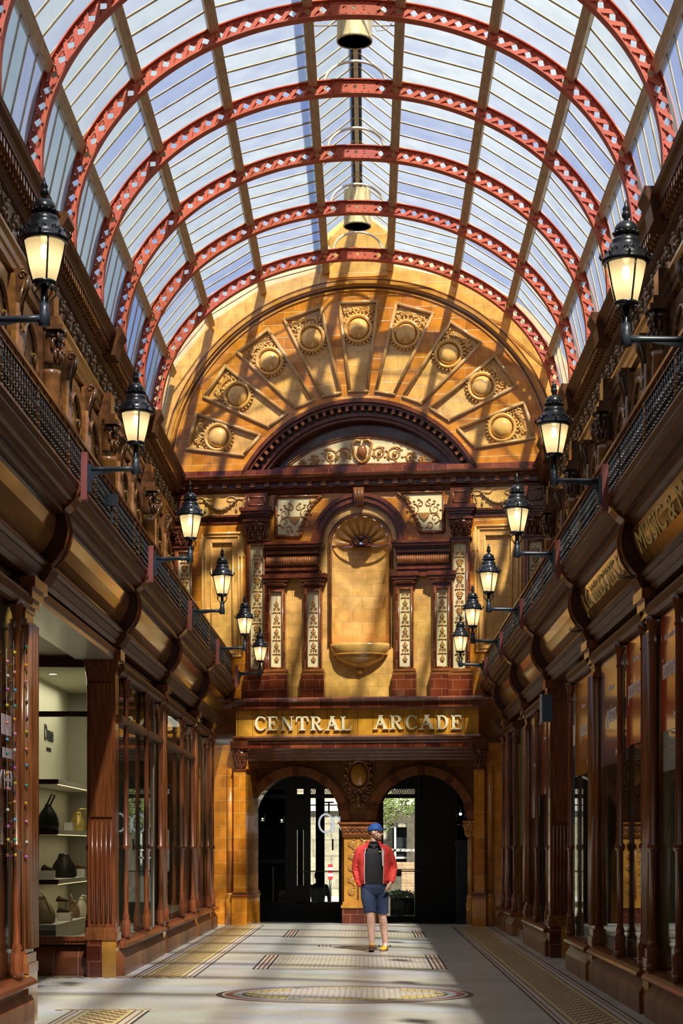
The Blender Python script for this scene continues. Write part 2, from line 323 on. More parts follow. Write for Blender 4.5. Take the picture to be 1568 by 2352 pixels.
# ---- upper wall decoration: reeded pilasters, shell niches, consoles, corinthian columns
def up_pil(s):
    P = thing('reeded_pilaster', '', 'pilaster', (H(s, 3.5), 0, 4.6)); X = lambda h: H(s, h)
    b = MB(); b.box(X(3.5), X(3.42), -.16, .16, 4.6, 7.35)
    for k in range(4): b.tube([(X(3.415), -.12+.08*k, 4.7), (X(3.415), -.12+.08*k, 7.05)], .03, 6)
    b.build('shaft', M['umberl'], P)
    b = MB(); b.prism([(X(3.5), 7.42), (X(3.34), 7.42), (X(3.31), 7.36), (X(3.33), 7.24), (X(3.385), 7.1), (X(3.4), 6.95), (X(3.37), 6.87), (X(3.385), 6.78), (X(3.43), 6.74), (X(3.5), 6.76)], 'y', -.08, .08)
    for q in (-.08, .08):
        b.tube([(X(3.365)-s*.04*k_*cos(a), q, 7.35+.05*k_*sin(a)) for a, k_ in [(i*.7, 1-i/14) for i in range(11)]], .014, 5); b.tube([(X(3.34), q, 7.3), (X(3.39), q, 7.1), (X(3.41), q, 6.9), (X(3.38), q, 6.8)], .014, 5)
    for q in (-.03, .03): b.tube([(X(3.31), q, 7.36), (X(3.33), q, 7.24), (X(3.385), q, 7.1), (X(3.4), q, 6.95)], .02, 5)
    b.build('scroll_console', M['umber'], P)
    b = MB(); b.box(X(3.5), X(3.4), -.2, .2, 4.56, 4.75); b.build('base', M['umber'], P)
    return P
def up_niche(s):
    P = thing('shell_niche', '', 'niche', (H(s, 3.5), 0, 4.6)); X = lambda h: H(s, h)
    b = MB(); b.box(X(3.5), X(3.47), -.5, .5, 4.75, 7.3); b.build('back_panel', M['gilt'], P)
    b = MB()
    for yy in (-.34,):
        for k in range(13):
            z = 4.9+.17*k; b.tube([(X(3.46), yy+.1*cos(t), z+.09*sin(t)) for t in [pi*i/6 for i in range(7)]], .022, 5); b.ball((X(3.47), yy, z+.03), (.03, .075, .06), 8, 5)
    for k in range(8):
        z = 5.6+.2*k; b.ball((X(3.46), .3, z), (.03, .07-.003*k, .07), 7, 4); b.tube([(X(3.45), .3+q_*.1, z+.03) for q_ in (-1, 0, 1)], .014, 4)
    b.build('shell_chain', M['gilt'], P)
    b = MB(); b.tube([(X(3.45), .45*cos(a), 6.6+.5*sin(a)) for a in [pi*i/14 for i in range(15)]], .03, 5); b.lathe([(.03, 0), (.05, .4), (.02, .7), (.055, .8), (.0, .95)], (X(3.45), 0, 5.4), 8); b.build('arch_moulding', M['umberl'], P)
    return P
def capital(b, cx, cz, w, h, y0, depth, X=None):
    """corinthian capital in a frame x/z facing -y"""
    b.lathe([(w*.36, 0), (w*.38, h*.1), (w*.36, h*.3), (w*.42, h*.7), (w*.5, h*.85)], (cx, y0, cz), 14, sy=depth/w*1.6)
    for r, hh in ((0, .1), (1, .38)):
        for k in range(5):
            a = -pi*(k+.5+.5*r)/5.5; x = cx+w*.42*cos(a); y = y0+depth*.55*sin(a)
            b.ball((x, y-.01, cz+h*(hh+.14)), (w*.1, w*.07, h*.17), 6, 5); b.ball((x, y-.03, cz+h*(hh+.26)), (w*.075, w*.07, h*.06), 6, 4)
    for q in (-1, 1):
        b.tube([(x, y0-depth*.55, z) for x, _, z in spiral(cx+q*w*.42, cz+h*.72, w*.17, 1.6, q, -pi/2, 14)], w*.035, 5)
        b.ball((cx+q*w*.42, y0-depth*.58, cz+h*.72), w*.05, 6, 4)
    b.bev(cx-w*.6, cx+w*.6, y0-depth*.8, y0+.02, cz+h*.88, cz+h*1.02, w*.03); b.ball((cx, y0-depth*.8, cz+h*.9), (w*.09, w*.08, h*.12), 8, 5)
def up_col(s):
    P = thing('engaged_column', '', 'column', (H(s, 3.5), 0, 4.6)); X = lambda h: H(s, h)
    b = MB(); b.lathe([(.13, 0), (.13, .1), (.1, .18), (.1, 2.1), (.115, 2.15)], (X(3.36), 0, 4.65), 12); b.build('shaft', M['umberl'], P)
    b = MB(); b.box(X(3.5), X(3.42), -.2, .2, 4.6, 7.4); b.build('backing', M['umber'], P)
    b = MB(); capital(b, 0, 6.85, .34, .42, 0, .2); b.v = [(X(3.36)+s*y, x*1.0, z) for x, y, z in b.v]; b.build('capital', M['umber'], P)
    b = MB(); b.box(X(3.5), X(3.24), -.2, .2, 7.28, 7.36); b.box(X(3.5), X(3.3), -.16, .16, 7.36, 7.66); b.build('impost_block', M['umber'], P)
    return P
for s in (-1, 1):
    a, n, c = up_pil(s), up_niche(s), up_col(s); ia = inn = ic = 0
    ys = [y for y in YB[s][2:]]; L = []
    for i in range(len(ys)-1):
        y0, y1 = ys[i], ys[i+1]; m_ = 3
        for j in range(m_):
            q = y0+(y1-y0)*(j+.5)/m_
            if q < YEND[s]-.6: L.append(('n', q))
            if j: L.append(('p', y0+(y1-y0)*j/m_))
        if i: L.append(('c', y0))
    for kind in 'npc':
        for i, (_, q) in enumerate([t for t in L if t[0] == kind]):
            src = {'n': n, 'p': a, 'c': c}[kind]
            o = src if i == 0 else copy_tree(src)
            o.location.y = q; k = len([t for t in L if t[0] == kind])
            nm, ct = {'n': ('gilded shell niche panel', 'niche'), 'p': ('reeded brown pilaster with scroll console', 'pilaster'), 'c': ('amber column with a dark leafy capital', 'column')}[kind]
            o['label'] = '%s above the %s balcony, %s from the end wall' % (nm, SN[s], NTH[k-i]); o['group'] = '%ss of the %s upper wall' % (ct, SN[s])
# ================================================================= shopfronts
def col_prof(z0, z1, r=.03):
    return [(r*1.9, z0), (r*1.9, z0+.07), (r*1.7, z0+.1), (r*1.75, z0+.2), (r*1.2, z0+.23), (r*1.5, z0+.25), (r*1.0, z0+.3), (r, 1.42), (r*1.5, 1.435), (r*1.65, 1.46), (r*1.5, 1.485), (r, 1.5),
            (r, z1-.24), (r*1.35, z1-.22), (r*1.05, z1-.2), (r*1.15, z1-.12), (r*1.8, z1-.05), (r*2, z1)]
def colonnette(s, y, label, z0=.4, z1=3.42, h=2.615, x=None):
    b = MB(); X = H(s, h) if x is None else x
    b.lathe([(r, z) for r, z in col_prof(z0, z1)], (X, y, 0), 14)
    o = b.build('colonnette', M['wood'], origin=(X, y, z0)); tag(o, label, 'column', 'mahogany shopfront colonnettes'); return o
def shop_pier(s, y, label, w=.3, wide=False):
    X = lambda h: H(s, h); o = (X(2.63), y, 0)
    P = thing('shop_pier', label, 'pier', o, 'mahogany shopfront piers of the %s side' % SN[s])
    b = MB(); b.box(X(2.62), X(2.72), y-w/2, y+w/2, .42, 3.5)
    n = 3
    for k in range(n): b.tube([(X(2.615), y-w/2+w*(k+.5)/n, .62), (X(2.615), y-w/2+w*(k+.5)/n, 3.3)], w/(n*2)*.8, 6)
    for k in range(2): b.tube([(X(2.645+.045*k), y-w/2, .62), (X(2.645+.045*k), y-w/2, 3.3)], .017, 6)
    b.build('shaft', M['woodl'], P)
    b = MB(); b.box(X(2.585), X(2.75), y-w/2-.03, y+w/2+.03, .42, .5); b.box(X(2.6), X(2.74), y-w/2-.015, y+w/2+.015, .5, .58); b.build('pedestal_moulding', M['woodl'], P)
    b = MB(); b.box(X(2.59), X(2.75), y-w/2-.02, y+w/2+.02, 0, .42); b.build('plinth', [M['amberp']], P)
    b = MB()
    for k, (h, z0, z1) in enumerate([(2.6, 3.28, 3.33), (2.61, 3.4, 3.44), (2.58, 3.44, 3.5), (2.55, 3.5, 3.58), (2.52, 3.58, 3.67)]): b.box(X(h), X(2.76), y-w/2-(2.63-h), y+w/2+(2.63-h), z0, z1)
    b.build('capital', M['wood'], P)
    return P
def wide_pilaster(s, y, x0, x1, label):
    """big fluted pilaster whose face looks towards the camera"""
    P = thing('fluted_pilaster', label, 'pilaster', ((x0+x1)/2, y, 0)); d = .3
    b = MB(); b.box(x0, x1, y, y+d, .5, 3.42)
    w = abs(x1-x0); xa = min(x0, x1)
    for k in range(5): b.tube([(xa+w*(k+1)/6, y-.004, .62), (xa+w*(k+1)/6, y-.004, 1.75)], .017, 6)
    b.build('shaft', M['wood'], P)
    b = MB(); b.box(xa+.03, xa+w-.03, y-.02, y, 1.8, 3.3); b.build('raised_panel', M['wood'], P)
    b = MB()
    for q, z0, z1 in ((.03, .42, .5), (.015, .5, .56)): b.box(xa-q, xa+w+q, y-q, y+d, z0, z1)
    b.build('base_moulding', M['woodl'], P)
    b = MB(); b.box(xa-.01, xa+w*.5, y-.012, y+d, 0, .42); b.mi = 1; b.box(xa+w*.52, xa+w+.01, y-.012, y+d, 0, .42); b.build('tiled_plinth', [M['redtile'], M['amberp']], P)
    b = MB()
    for q, z0, z1 in ((.02, 3.42, 3.48), (.04, 3.48, 3.56), (.07, 3.56, 3.67)): b.box(xa-q, xa+w+q, y-q, y+d, z0, z1)
    b.build('capital', M['wood'], P)
def sill_prof(h=2.63): return [(2.95, .0), (2.56, 0), (2.555, .2), (2.62, .31), (2.66, .32), (2.66, .33), (2.54, .335), (2.53, .36), (2.57, .385), (2.6, .39), (2.95, .4)]
SIDET = tile('stall riser tile', (.2, .06, .02), (.3, .12, .035), (.3, .2, .12), w=.28, h=.5, axes='yz', off=0, rough=.4, coat=.1)
def shop_window(s, y0, y1, label, mull=(), transom=None, banners=(), backm=None):
    X = lambda h: H(s, h)
    P = thing('shop_window', label, 'shop window', (X(2.63), (y0+y1)/2, 0))
    b = MB(); side_prism(b, s, [(2.95, 0), (2.56, 0), (2.555, .19), (2.635, .32), (2.95, .32)], y0, y1); b.build('stall_riser', SIDET, P)
    b = MB(); side_prism(b, s, [(2.95, .32), (2.55, .32), (2.53, .34), (2.54, .365), (2.58, .39), (2.64, .41), (2.95, .41)], y0, y1); b.build('sill', M['wood'], P)
    b = MB(); side_prism(b, s, [(2.75, 3.42), (2.61, 3.42), (2.58, 3.45), (2.56, 3.5), (2.57, 3.53), (2.61, 3.55), (2.75, 3.56)], y0, y1); b.build('window_head', M['woodh'], P)
    b = MB(); b.box(X(2.668), X(2.674), y0, y1, .41, 3.42); b.build('pane', GL, P)
    if transom:
        b = MB(); side_prism(b, s, [(2.7, transom-.05), (2.6, transom-.05), (2.58, transom-.02), (2.6, transom+.04), (2.7, transom+.05)], y0, y1); b.build('transom', M['woodh'], P)
    b = MB()                                  # frieze boxing above window head
    side_prism(b, s, [(2.85, 3.56), (2.72, 3.56), (2.72, 3.7), (2.85, 3.7)], y0, y1); b.build('head_boxing', M['woodd'], P)
    return P
def txt_M(s, h, y, z, tilt=0):
    X = H(s, h)
    if s > 0: cols = [Vector((0, -1, 0)), Vector((sin(tilt), 0, cos(tilt))), Vector((-cos(tilt), 0, sin(tilt)))]
    else: cols = [Vector((0, 1, 0)), Vector((-sin(tilt), 0, cos(tilt))), Vector((cos(tilt), 0, sin(tilt)))]
    m = Matrix([[cols[j][i] for j in range(3)]+[(X, y, z)[i]] for i in range(3)]+[[0,0,0,1]]); return m
def banner(s, y0, y1, z0, z1, c, big, small, foot, label):
    m = mat('vinyl '+label[:24], c, .2, var=.05, coat=.6)
    P = thing('window_banner', label, 'banner', (H(s, 2.72), (y0+y1)/2, z0), 'music shop window banners')
    b = MB(); b.box(H(s, 2.660), H(s, 2.665), y0, y1, z0, z1); b.build('vinyl_sheet', m, P)
    wt = mat('white vinyl '+label[:20], (.9, .86, .82), .5, var=.03)
    yc = (y0+y1)/2
    if big: t = text_mesh(big, .27, .001, txt_M(s, 2.658, yc, z0+.52), wt, 'lettering', P, sx=min(1, (y1-y0)*.95/(len(big)*.14)))
    if small: text_mesh(small, .075, .001, txt_M(s, 2.658, yc, z0+.78), wt, 'small_lettering', P)
    if foot: text_mesh(foot, .075, .001, txt_M(s, 2.658, y0+.22*(y1-y0), z0+.12), wt, 'web_line', P)
RDB = (.5, .055, .02)
# ---- right side
NM = {16.2: 'beneath the second nearest red block', 20.2: 'between the printed music banner and the doorway', 28.7: 'just beyond the nearer far window', 32.4: 'last but one before the end wall', 11.7: 'closest to the camera'}
for y in (11.7, 16.2, 20.2, 28.7, 32.4):
    shop_pier(1, y, 'dark reeded mahogany pier in the right shopfront, %s' % NM[y])
shop_window(1, 11.85, 16.05, 'right shop window nearest the camera, with the instruments banner')
shop_window(1, 16.35, 20.05, 'right shop window of two lights, with the printed music banner')
shop_window(1, 20.35, 22.4, 'single right shop window light just before the doorway')
shop_window(1, 25.0, 28.55, 'right shop window just beyond the wide dark pilaster')
shop_window(1, 30.8, 32.25, 'narrow right shop window beyond the green doorway')
shop_window(1, 32.55, 34.3, 'right shop window nearest the end wall')
for y, d in ((13.2, 'in front of the instruments banner'), (14.6, 'at the picture edge beside the instruments banner'), (15.95, 'against the near side of the second right pier'), (16.45, 'against the far side of the second right pier'), (18.0, 'between the printed music and guitar banners'), (22.38, 'at the near side of the right doorway'), (25.12, 'just beyond the wide dark pilaster'), (26.8, 'in the middle of the far right window'), (30.85, 'beside the green doorway'), (32.2, 'against the fifth right pier'), (33.4, 'in the window nearest the end wall, right side')):
    colonnette(1, y, 'slim dark right shopfront colonnette, '+d)
wide_pilaster(1, 24.72, H(1, 2.6), H(1, 2.88), 'wide dark fluted pilaster beside the right doorway')
banner(1, 14.75, 15.8, 2.42, 3.4, RDB, 'instruments', 'the home of musical', 'jgwindows', 'deep red window banner reading instruments, nearest on the right')
banner(1, 13.3, 14.5, 2.42, 3.4, RDB, '', 'the home of', '', 'deep red window banner at the right edge of the picture')
banner(1, 18.1, 19.85, 2.3, 3.4, (.1, .06, .1), 'guitars', 'the home of', 'jgwindows', 'dark plum window banner on the right, farther half of the double window')
banner(1, 16.55, 17.9, 2.42, 3.4, RDB, 'printed music', 'the home of', 'jgwindows', 'deep red window banner reading printed music')
banner(1, 20.5, 22.3, 2.3, 3.4, (.6, .2, .02), 'pianos', 'the home of', 'jgwindows', 'orange brown window banner just before the right doorway')
banner(1, 25.25, 26.7, 2.2, 3.4, (.3, .035, .012), '', 'the home of', '', 'deep red window banner just beyond the wide pilaster')
banner(1, 26.9, 28.3, 1.9, 3.4, (.09, .02, .03), '', 'the home of', '', 'dark purple window banner in the far right window')
banner(1, 31.0, 32.1, 2.0, 3.4, (.06, .03, .04), '', 'the home of', '', 'dark grey purple banner in the narrow far right window')
banner(1, 32.7, 33.35, 1.9, 3.4, (.2, .02, .02), '', 'the home of', '', 'small red banner in the last right window')
banner(1, 33.5, 34.2, 1.9, 3.4, (.09, .02, .03), '', 'the home of', '', 'small purple banner in the last right window')
b = MB(); b.box(H(1, 2.7), H(1, 2.74), 29.0, 30.7, 1.5, 3.4); tag(b.build('door_panel', mat('green door blind', (.02, .08, .015), .5)), 'dark green panel over the far right doorway', 'panel')
b = MB(); b.box(H(1, 2.62), H(1, 2.8), 28.9, 30.75, 0, .16); tag(b.build('doorstep', M['redtile']), 'dark step in the far right doorway', 'step')
# doorway recess on the right
b = MB(); b.box(H(1, 3.6), H(1, 3.65), 22.0, 25.2, 0, 3.6); b.box(H(1, 2.75), H(1, 3.6), 22.3, 22.4, 0, 3.6); st(b.build('wall_doorway_right', M['woodd']))
D = thing('shop_door', 'dark timber shop door with a glass panel, in the right doorway', 'door', (H(1, 3.55), 23.5, 0))
b = MB(); b.plate([(22.6, 0), (24.4, 0), (24.4, 2.5), (22.6, 2.5)], [[(22.8, .5), (24.2, .5), (24.2, 2.3), (22.8, 2.3)]], 0, .06); b.v = [(H(1, 3.5)+y, x, z) for x, y, z in b.v]; b.build('door_frame', M['wood'], D)
b = MB(); b.box(H(1, 3.52), H(1, 3.53), 22.8, 24.2, .5, 2.3); b.build('pane', GL, D)
b = MB(); b.tube([(H(1, 3.46), 22.72, .95), (H(1, 3.42), 22.72, .98), (H(1, 3.42), 22.72, 1.25), (H(1, 3.46), 22.72, 1.28)], .012, 6); b.build('handle', M['knob'], D)
# right shop interior: pale display panels and floor-level stage
INT = mat('dim shop interior panel', (.34, .3, .24), .8)
for i, (y0, y1, h, z1, d) in enumerate([(12.2, 13.4, 3.2, 2.1, 'nearest'), (17.3, 18.6, 3.1, 2.2, 'second'), (20.6, 21.3, 3.3, 1.9, 'third'), (26.0, 27.2, 3.1, 1.8, 'fourth')]):
    b = MB(); b.box(H(1, h), H(1, h+.06), y0, y1, .42, z1); b.box(H(1, h-.2), H(1, h+.3), y0, y1, .0, .42)
    tag(b.build('display_board', INT), 'pale upright display board inside the right shop window, %s from the camera' % d, 'display board')
# ---- left side
for y, d in ((15.55, 'beside the open lobby, nearest the camera'), (25.65, 'between the two tall left windows'), (30.4, 'before the window with the teal sail'), (33.2, 'beyond the colourful ribbon panel')):
    shop_pier(-1, y, 'reeded red brown mahogany pier in the left shopfront, '+d, w=.38 if y < 17 else .3)
shop_window(-1, 11.6, 15.44, 'left shop window at the picture edge hung with strings of felt balls')
shop_window(-1, 21.2, 25.5, 'tall left shop window just beyond the fluted pilaster', transom=2.92)
shop_window(-1, 25.8, 30.25, 'second tall left shop window, before the teal sail window', transom=2.92)
shop_window(-1, 30.55, 33.05, 'left shop window with a teal sail and colourful ribbon panel')
shop_window(-1, 33.35, 34.4, 'last narrow left shop window before the gold corner pier')
for nm_, x_, y_, sy_, en in (('left', -3.6, 28.5, 12, 130), ('left_near', -3.6, 13.5, 3.5, 8), ('right', 3.6, 19, 14, 45), ('right_far', 3.4, 30, 8, 12)):
    q = bpy.data.lights.new('shop_fill_light_'+nm_, 'AREA'); q.energy = en; q.shape = 'RECTANGLE'; q.size = .8; q.size_y = sy_; q.color = (1, .93, .8); o_ = bpy.data.objects.new('shop_fill_light_'+nm_, q); COL.objects.link(o_); o_.location = (x_, y_, 3.68)  # area lights added to brighten the shop interiors, not real fittings
for y, d in ((14.95, 'beside the strings of felt balls'), (21.75, 'just beyond the fluted pilaster'), (23.75, 'in the middle of the first tall window'), (25.4, 'on the near side of the middle pier'), (26.0, 'on the far side of the middle pier'), (28.3, 'in the middle of the second tall window'), (30.1, 'before the fourth pier'), (30.75, 'beside the teal sail'), (33.0, 'just beyond the ribbon panel'), (33.9, 'in the last narrow window')):
    colonnette(-1, y, 'slim red brown left shopfront colonnette, '+d)
wide_pilaster(-1, 21.0, H(-1, 2.95), H(-1, 2.64), 'wide fluted red mahogany pilaster beside the handbag display')
# left shops: interior partition, grey green to imitate reflections in the windows
b = MB(); b.box(H(-1, 4.3), H(-1, 4.34), 24.0, 35, 0, 3.7); st(b.build('wall_interior_left', mat('reflection grey green wall', (.36, .38, .3), .7)))
b = MB(); b.box(H(-1, 2.72), H(-1, 4.3), 21.4, 35.2, .02, .38); tag(b.build('window_stage', M['plaster']), 'low pale window stage inside the left shops', 'stage')
b = MB(); b.box(H(-1, 2.70), H(-1, 2.72), 30.95, 32.6, .42, 3.35)
V = thing('window_graphic', 'tall white window graphic with a teal sail and wavy pink ribbons', 'window graphic', (H(-1, 2.75), 31.8, .42)); b.build('white_sheet', mat('white vinyl sheet', (.6, .6, .52), .5, var=.04), V)
b = MB(); b.prism([(30.95, 3.35), (31.9, 3.35), (31.8, 2.8), (31.4, 2.1), (31.0, 1.75), (30.95, 1.7)], 'x', H(-1, 2.693), H(-1, 2.697)); b.build('teal_sail', mat('teal vinyl', (.01, .1, .17), .4), V)
rc = [(.6, .05, .12), (.12, .06, .4), (.55, .15, .45), (.75, .25, .55), (.2, .3, .65), (.7, .06, .25), (.08, .05, .25), (.6, .3, .6)]
for i, c in enumerate(rc):
    b = MB(); pa = []; pb = []
    for k in range(13):
        z = .42+.9*k/12; q = 30.95+1.65*i/8+.05*sin(k*.9+i*.6)*(0 if i == 0 else 1); q2 = 30.95+1.65*(i+1)/8+.05*sin(k*.9+(i+1)*.6)*(0 if i == 7 else 1); pa.append((q, z)); pb.append((q2, z))
    b.prism(pa+pb[::-1], 'x', H(-1, 2.690), H(-1, 2.694)); b.build('ribbon', mat('ribbon vinyl %d' % i, c, .4), V)
# near-left window: strings of felt balls and stickers
PC = [(.62, .2, .3), (.5, .45, .03), (.05, .3, .2), (.5, .5, .42), (.62, .25, .15), (.65, .3, .02), (.4, .1, .35), (.1, .3, .5)]
PM = [mat('felt ball %d' % i, c, .9) for i, c in enumerate(PC)]
for j, (y, z1) in enumerate(((14.55, 3.0), (14.85, 3.1), (15.35, 3.2))):
    G = thing('felt_ball_garland', 'string of small coloured felt balls in the near left window, %s' % ['closest to the picture edge', 'middle of three', 'closest to the pier'][j], 'garland', (H(-1, 2.6), y, z1), 'felt ball garlands')
    b = MB(); b.tube([(H(-1, 2.62), y, z1), (H(-1, 2.61), y, 1.3)], .0011, 4); b.build('string', M['white'], G)
    k = 0; z = z1-.1
    while z > 1.35:
        b = MB(); b.ball((H(-1, 2.61), y+random.uniform(-.02, .02), z), .014, 8, 6); b.build('felt_ball', PM[(k*3+j) % 8], G); k += 1; z -= random.uniform(.1, .17)
STK = mat('pale pink sticker', (.62, .48, .5), .6, var=.03)
text_mesh('PY HENS', .22, .002, txt_M(-1, 2.66, 14.78, 1.98), STK, 'window_sticker'); tag(bpy.data.objects['window_sticker'], 'pale pink block lettering on the near left window glass', 'sticker')
for z, y, d in ((2.42, 14.75, 'torn pale pink poster stuck high on the near left window'), (2.2, 14.8, 'small pale pink label stuck on the near left window')):
    b = MB(); hh = .08 if z > 2.3 else .04; b.box(H(-1, 2.655), H(-1, 2.66), y-.2, y+.2, z-hh, z+hh); tag(b.build('window_poster', STK), d, 'poster')
# ---- lobby (open recess) on the left, handbag window
YW = 21.2
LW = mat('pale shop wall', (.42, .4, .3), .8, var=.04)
b = MB(); b.box(-6.2, -3.13, 21.3, 25.2, 0, .22)                                # display base
b.build('x', LW); bpy.data.objects['x'].name = 'floor_display'; st(bpy.data.objects['floor_display'])
b = MB(); b.box(-4.03, -3.98, 21.28, 25.0, .2, 3.6); st(b.build('wall_display_left', LW))
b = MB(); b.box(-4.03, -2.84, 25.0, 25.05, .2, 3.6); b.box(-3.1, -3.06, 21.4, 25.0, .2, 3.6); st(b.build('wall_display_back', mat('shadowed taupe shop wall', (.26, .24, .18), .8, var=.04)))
b = MB(); b.box(-4.03, -3.06, 21.28, 25.0, 3.52, 3.6); dc = st(b.build('ceiling_display', LW))
b = MB(); b.box(-7, -4.03, 21.1, 21.3, 0, 3.72); st(b.build('wall_lobby_left', M['wood']))
b = MB(); b.box(-6.7, -2.92, 15.6, 15.75, 0, 3.72); b.box(-6.7, -6.6, 15.7, 21.2, 0, 3.72); st(b.build('wall_lobby_near', M['woodd']))
b = MB(); b.box(-6.7, -2.8, 16.0, 21.3, 3.62, 3.68); st(b.build('ceiling_lobby', mat('dark red lobby ceiling', (.09, .012, .008), .4)))
b = MB(); b.box(-3.25, -2.82, 16.1, 20.9, 3.56, 3.62); tag(b.build('soffit_board', mat('smooth grey soffit', (.3, .26, .2), .3, coat=.3)), 'smooth grey soffit board under the left fascia over the lobby', 'soffit')
W = thing('display_window', 'tall plate glass window of the handbag display, facing down the arcade', 'shop window', (-3.55, YW, 0))
b = MB(); b.prism([(YW+.3, 0), (YW+.02, 0), (YW+.02, .21), (YW+.1, .33), (YW+.3, .33)], 'x', -4.3, -3.14); b.build('stall_riser', tile('glazed stall tiles', (.18, .05, .018), (.26, .09, .03), (.35, .22, .14), w=.28, h=.5, axes='xz', off=0), W)
b = MB(); b.box(-4.3, -3.14, YW+.0, YW+.2, .36, .42); b.box(-4.3, -3.14, YW-.02, YW+.2, .40, .45); b.build('sill', M['wood'], W)
b = MB(); b.box(-4.3, -3.14, YW, YW+.08, 3.5, 3.7); b.box(-3.16, -3.12, YW, YW+.08, .4, 3.6); b.box(-4.3, -3.14, YW+.0, YW+.07, 2.94, 3.0); b.build('window_frame', M['woodd'], W)
b = MB(); b.box(-4.3, -3.16, YW+.03, YW+.04, .45, 3.5); b.build('pane', GLD, W)
b = MB()
for k in range(16):
    x = -4.2+.068*k; b.tube([(x, YW-.02, 3.62), (x+.03, YW-.02, 3.66), (x+.06, YW-.02, 3.62)], .007, 4)
b.build('fretwork', M['woodd'], W)
b = MB(); b.lathe([(r*.8, z) for r, z in col_prof(.42, 3.5, .03)], (-3.14, YW-.03, 0), 10); tag(b.build('colonnette', M['wood'], origin=(-3.14, YW-.03, .42)), 'slim turned colonnette on the handbag window, beside the fluted pilaster', 'column', 'mahogany shopfront colonnettes')
for i, (x, y, d) in enumerate(((-3.72, 22.2, 'nearer'), (-3.45, 23.6, 'farther'))):
    L = thing('downlight', 'round recessed downlight in the handbag display ceiling, the %s one' % d, 'ceiling light', (x, y, 3.52), 'display downlights')
    b = MB(); b.lathe([(.045, 3.515), (.06, 3.51), (.06, 3.52)], (x, y, 0), 16); b.build('trim_ring', M['white'], L)
    b = MB(); b.lathe([(0, 3.512), (.045, 3.512)], (x, y, 0), 16); b.build('lens', mat('downlight lens %d' % i, (1, .9, .75), .5, emit=(1, .86, .66), es=6), L)
al = bpy.data.lights.new('display_light', 'AREA'); al.energy = 22; al.size = .7; al.shape = 'RECTANGLE'; al.size_y = 2.5; al.color = (1, .9, .7); ao = bpy.data.objects.new('display_light', al); COL.objects.link(ao); ao.location = (-3.5, 23.0, 3.48); al.energy = 38
shelves = []
for z, d in ((2.25, 'top shelf, empty, in the handbag display'), (1.665, 'middle shelf carrying the tall handled black bag'), (1.085, 'lower shelf carrying the round black bag')):
    S = thing('display_shelf', d, 'shelf', (-3.8, 23.3, z), 'handbag display shelves')
    b = MB(); b.box(-3.98, -3.585, 21.75, 24.95, z-.055, z); b.build('board', M['shelfw'], S)
    b = MB(); b.box(-3.98, -3.58, 21.74, 21.752, z-.056, z+.001); b.build('end_cap', M['woodd'], S)
    b = MB(); b.box(-3.60, -3.59, 21.8, 24.9, z-.062, z-.056); b.build('light_strip', mat('warm led strip', (1, .8, .5), .5, emit=(1, .72, .4), es=2), S)
    l = bpy.data.lights.new('strip_light', 'AREA'); l.energy = 4; l.shape = 'RECTANGLE'; l.size = .05; l.size_y = 3; l.color = (1, .8, .55); q = bpy.data.objects.new('strip_light', l); COL.objects.link(q); q.location = (-3.7, 23.3, z-.07)
b = MB(); b.box(-3.98, -3.585, 21.6, 24.95, .22, .565); b.mi = 1; b.box(-3.98, -3.585, 21.59, 21.6, .22, .5); tag(b.build('display_plinth', [M['shelfw'], mat('grey plinth end', (.2, .21, .2), .6)]), 'pale low plinth under the shelves of the handbag display', 'plinth')
def bag(name, label, x, y, z, w, d, h, m, pleat=0, neck=.3, handle=None, cat='handbag'):
    P = thing(name, label, cat, (x, y, z)); b = MB(); rings = []
    prof = [(0, .84), (.05, .97), (.22, 1.04), (.42, .95), (.6, .78), (.76, .58), (.88, neck+.06), (.92, neck), (.97, neck+.03), (1, neck*.55)]
    for t, f in prof:
        ring = []
        for k in range(28):
            a = 2*pi*k/28; q = 1+pleat*cos(14*a) + (.16*cos(5*a+x*40)+.08*cos(9*a) if t > .85 else .03*cos(3*a+z*9)*t)
            ring.append((x+w/2*f*q*cos(a)*(1+.05*sin(3*t*5)), y+d/2*f*q*sin(a), z+h*t))
        rings.append(ring)
    b.loft(rings); b.build('body', m, P)
    if handle: b = MB(); b.tube(handle, .011, 6); b.build('handle', m, P)
    b = MB(); b.tube([(x+w/2*(neck+.05)*cos(a), y+d/2*(neck+.05)*sin(a), z+h*.92) for a in [2*pi*i/14 for i in range(14)]], .008, 5, closed=True); b.build('drawstring', m, P)
    return P
bk = mat('black leather', (.006, .005, .005), .45); gd = mat('gold leather', (.55, .42, .12), .28, metal=.6, var=.25); tn = mat('tan woven bag', (.33, .25, .14), .8, var=.2); wh = mat('white leather', (.66, .62, .52), .5); gp = mat('snake print leather', (.25, .16, .09), .5, var=.6, scale=60); kh = mat('khaki box', (.2, .19, .09), .7)
def place_on(u, h): # u pixel-like lateral fraction along the shelf -> y
    return u
bag('handbag', 'black bucket bag with one stiff upright handle on the middle shelf', -3.76, 22.1, 1.665, .25, .16, .31, bk, .02, .22, [(-3.79, 22.1, 1.93), (-3.72, 22.1, 2.08), (-3.70, 22.1, 2.09), (-3.68, 22.1, 2.07), (-3.75, 22.1, 1.93)])
bag('handbag', 'small gold metallic pouch bag with a looped handle on the middle shelf', -3.70, 24.0, 1.665, .21, .15, .25, gd, .03, .45, [(-3.73, 24.0, 1.9), (-3.68, 24.0, 1.95), (-3.6, 24.0, 1.95), (-3.58, 24.0, 1.91), (-3.64, 24.0, 1.88)])
bag('handbag', 'large round pleated black bag on the lower shelf', -3.735, 23.1, 1.085, .29, .18, .3, bk, .05, .35)
